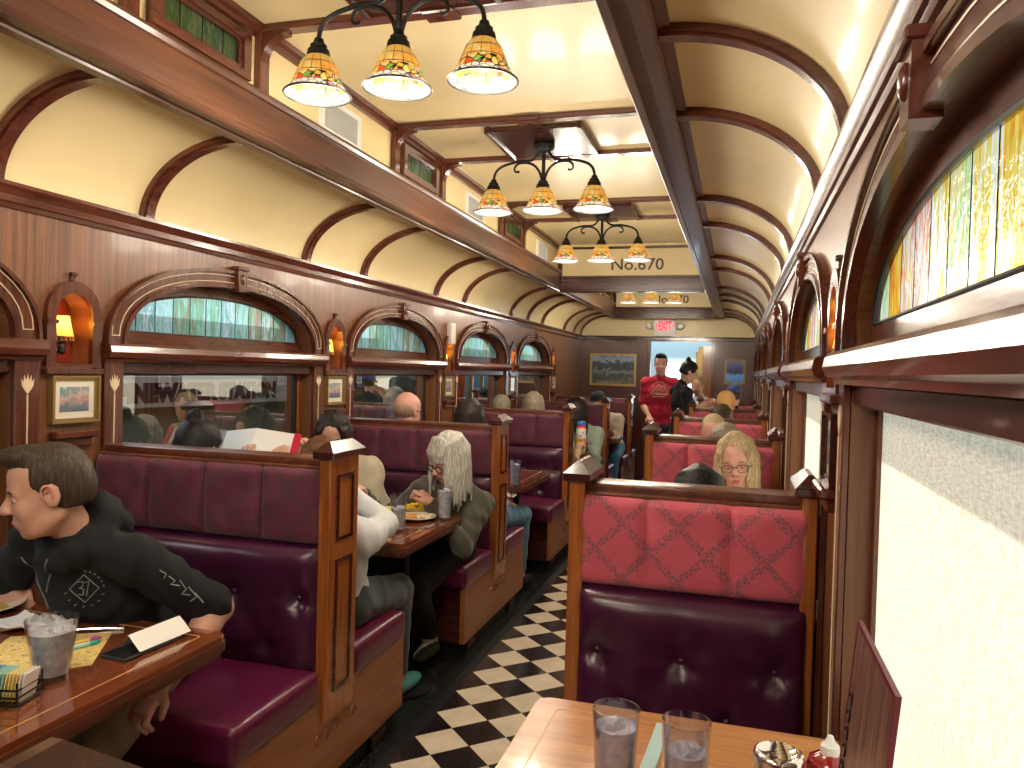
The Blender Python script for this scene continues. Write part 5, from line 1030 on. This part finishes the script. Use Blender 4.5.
Bw=empty('paper_menu',(-1.80,3.62,TZ),.4,'cream folded card menu on the second left table beside the white hoodie','menu','menus'); mb=MB(); mb.strip([(-.10,-.08,.002),(.10,-.08,.002)],[(-.10,.0,.09),(.10,.0,.09)]); mb.strip([(-.10,.0,.09),(.10,.0,.09)],[(-.10,.06,.002),(.10,.06,.002)]); obj('card',mb,'sugar_yellow',Bw,smooth=0)
nk=crumple('napkin',(-1.60,4.02,.60),.3,.26,.30,.05,'napkin',8); nk.rotation_euler=(.10,-.12,.4); props(nk,'white napkin spread on the lap of the grey-haired woman','napkin')
# menu held by the person with a bun
mn=empty('menu',(-2.40,3.31,.87),.1,'open menu with a red spine held up beside the first left window','menu','menus')
mb=MB()
for q in (-1,1): mb.strip([(0,0,0),(0,0,.33)],[(q*.2,.06,0),(q*.2,.06,.33)])
mn.rotation_euler=(-.5,0,.1); obj('pages',mb,'paper_white',mn,smooth=0)
mb=MB(); mb.box(.195,.225,.05,.075,0,.33); obj('spine',mb,'menu_red',mn)
# third left table
glass((-1.49,5.19,TZ),.034,.042,.185,.8,'blue water tumbler at the near corner of the third left table','tumbler_blue',group='blue plastic water glasses')
nk=crumple('napkin',(-1.60,5.30,.585),.2,.18,.2,.05,'napkin',12); props(nk,'white napkin on the lap at the third left table','napkin')
# dotted bottle on the fourth left table
t=NT('dotted_wrap'); v=t.oc((1,1,1)); vo=t.nd('TexVoronoi'); t.l.new(v,vo.inputs['Vector']); vo.inputs['Scale'].default_value=30; sv=t.nd('SeparateColor'); t.l.new(vo.outputs['Color'],sv.inputs[0]); sx=t.nd('SeparateXYZ'); t.l.new(v,sx.inputs[0])
dc=t.ramp(sv.outputs[0],[(0,(.05,.2,.7)),(.3,(.5,.1,.5)),(.5,(.95,.4,.02)),(.8,(.1,.5,.5))],'CONSTANT'); bs=t.mix(t.math('LESS_THAN',t.math('PINGPONG',t.math('ADD',sx.outputs[2],.01),.07),.022),(.8,.75,.7),(.95,.40,.02)); t.pb(t.mix(t.math('LESS_THAN',vo.outputs['Distance'],.32),bs,dc),.4)
simple('cap_blue_plastic',(.02,.18,.6),.3); simple('band_pink',(.75,.03,.15),.4)
Bt=empty('drink_bottle',(-1.505,7.62,TZ),0,'child drink bottle with orange stripes and coloured dots on the fourth left table','bottle')
mb=MB(); mb.lathe([(0,0),(.045,0),(.05,.01),(.05,.24),(.042,.26)],24); obj('bottle',mb,'dotted_wrap',Bt,smooth=50); mb=MB(); mb.lathe([(.043,.255),(.043,.285)],20); obj('band',mb,'band_pink',Bt); mb=MB(); mb.lathe([(.045,.285),(.045,.31),(.03,.325),(0,.327)],20,cap0=True); obj('cap',mb,'cap_blue_plastic',Bt,smooth=50)
# ---------------------------------------------------------------- details on clothing (children of the wearer)
def surf_point(info,child,p,d):
    """nearest point of the named garment along direction d from p (world design coords)"""
    o=[c for c in info['root'].children if c.name.split('.')[0]==child][0]; lp=Vector(p)-Vector(info['base']); ok,loc,nrm,_=o.ray_cast(lp,Vector(d)); return (loc,nrm) if ok else None
def decal(info,child,name,strokes,center,out,w,mat,r=.0018,up=(0,0,1)):
    """thin raised print strokes pressed on to the garment; strokes are 2D polylines in -1..1"""
    out=Vector(out).normalized(); rt=Vector(up).cross(out).normalized(); up_=out.cross(rt); mb=MB()
    for st_ in strokes:
        pts=[]
        for i in range(len(st_)-1):
            n=max(2,int(math.hypot(st_[i+1][0]-st_[i][0],st_[i+1][1]-st_[i][1])*w/.012)+1)
            for k in range(n): u=k/n; pts.append((st_[i][0]*(1-u)+st_[i+1][0]*u,st_[i][1]*(1-u)+st_[i+1][1]*u))
        pts.append(st_[-1]); P3=[]
        for u,v in pts:
            s_=Vector(center)+out*.35+rt*u*w+up_*v*w; h_=surf_point(info,child,s_,-out)
            if h_: P3.append(h_[0]+h_[1]*.001)
        if len(P3)>1: mb.tube(P3,r,4)
    return obj(name,mb,mat,info['root'],smooth=30)
bpy.context.view_layer.update()
mi=PEO['man']; view=Vector((.55,-.80,.22))
dia=[[(0,1),(1,0),(0,-1),(-1,0),(0,1)],[(-.45,.45),(-.1,.5),(-.1,.15),(-.35,.05),(-.05,-.05),(-.1,-.45),(-.45,-.4)],[(.05,.42),(.32,.5),(.12,-.55)]]
for k in range(7): a=-2.9+k*.42; dia.append([(1.35*math.cos(a)-.07,1.35*math.sin(a)),(1.35*math.cos(a)+.07,1.35*math.sin(a)+.08)])
for k in range(6): a=.15+k*.26; dia.append([(1.3*math.cos(a)-.07,1.3*math.sin(a)),(1.3*math.cos(a)+.05,1.3*math.sin(a)-.10)])
decal(mi,'hoodie','chest_print',dia,(-1.885,1.86,.80),view,.042,'print_grey',.0016)
decal(mi,'hoodie','zip',[[(-.9,1),(-.2,0),(0,-.6)],[(.25,.9),(0,-.1)]],(-1.985,1.80,.80),view,.10,'zip_silver',.0028)
decal(mi,'hoodie','sleeve_print',[[(-1,.9),(-.7,.7),(-.8,.5)],[(-.6,.6),(-.3,.35),(-.5,.2),(-.1,.1)],[(-.1,.35),(.2,-.1),(0,-.3),(.4,-.4)],[(.3,0),(.7,-.5),(.4,-.7)],[(.6,-.3),(1,-.8)]],tuple((mi['sh'][1]*.45+mi['el'][1]*.55)),(.6,-.75,.25),.062,'print_grey',.0018)
rd=PEO['red']
decal(rd,'t_shirt','chest_print',[[(-1,-.6),(-.5,0),(-.1,.5),(.2,.2),(.5,.4),(1,-.6),(-1,-.6)],[(-.8,-.45),(.8,-.45)],[(-.6,-.2),(.6,-.2)],[(-.8,.3),(-.4,.7),(.3,.8),(.8,.4)],[(-.7,-.85),(.7,-.85)],[(-.3,0),(.4,0)]],(-1.02,10.5,1.30),(0,-1,0),.12,'print_cream',.006)
# ---------------------------------------------------------------- light, camera
w=bpy.data.worlds.new('sky'); sc.world=w; w.use_nodes=True; bg=w.node_tree.nodes['Background']
bg.inputs[0].default_value=(.76,.88,1,1); bg.inputs[1].default_value=3.7
su=bpy.data.lights.new('sun','SUN'); su.energy=15; su.angle=R(.5); su.color=(1,.95,.86); so=bpy.data.objects.new('sun',su); col.objects.link(so)
d=Vector((-1,.28,-1.45)); so.rotation_euler=d.to_track_quat('-Z','Y').to_euler(); so.location=(6,-2,8)
# final pass: design units -> metres (floor at z=0)
for me in bpy.data.meshes:
    if me.users: me.transform(Matrix.Scale(S,4)); me.update()
for o in col.objects:
    if o.parent: o.location=o.location*S
    elif o.type=='LIGHT' and o.data.type=='SUN': pass
    else: o.location=Vector((o.location.x*S,o.location.y*S,(o.location.z-FZ)*S))
cam=bpy.data.cameras.new('camera'); co=bpy.data.objects.new('camera',cam); col.objects.link(co); sc.camera=co
cam.sensor_fit='HORIZONTAL'; cam.sensor_width=36; cam.lens=764.5/1024*36; cam.clip_start=.02
yaw,pitch,roll=-.28705,-.01802,.02806
cy,sy,cp,sp=math.cos(yaw),math.sin(yaw),math.cos(pitch),math.sin(pitch)
F=Vector((sy*cp,cy*cp,sp)); r_=Vector((cy,-sy,0)); u_=r_.cross(F); c_,s_=math.cos(roll),math.sin(roll)
Rt=c_*r_+s_*u_; U=-s_*r_+c_*u_
m=Matrix((Rt,U,-F)).transposed(); co.matrix_world=Matrix.Translation((0,0,(1.5-FZ)*S))@m.to_4x4()
vs_=sc.view_settings; sc.display_settings.display_device='sRGB'; vs_.view_transform='Standard'; vs_.look='None'; vs_.exposure=0.0; vs_.gamma=1; vs_.use_curve_mapping=False
cy_=sc.cycles; cy_.use_denoising=True; cy_.denoiser='OPENIMAGEDENOISE'; cy_.denoising_input_passes='RGB_ALBEDO_NORMAL'; cy_.max_bounces=10; cy_.diffuse_bounces=6; cy_.glossy_bounces=4; cy_.transmission_bounces=8; cy_.transparent_max_bounces=12; cy_.sample_clamp_indirect=6; cy_.caustics_reflective=False; cy_.caustics_refractive=False
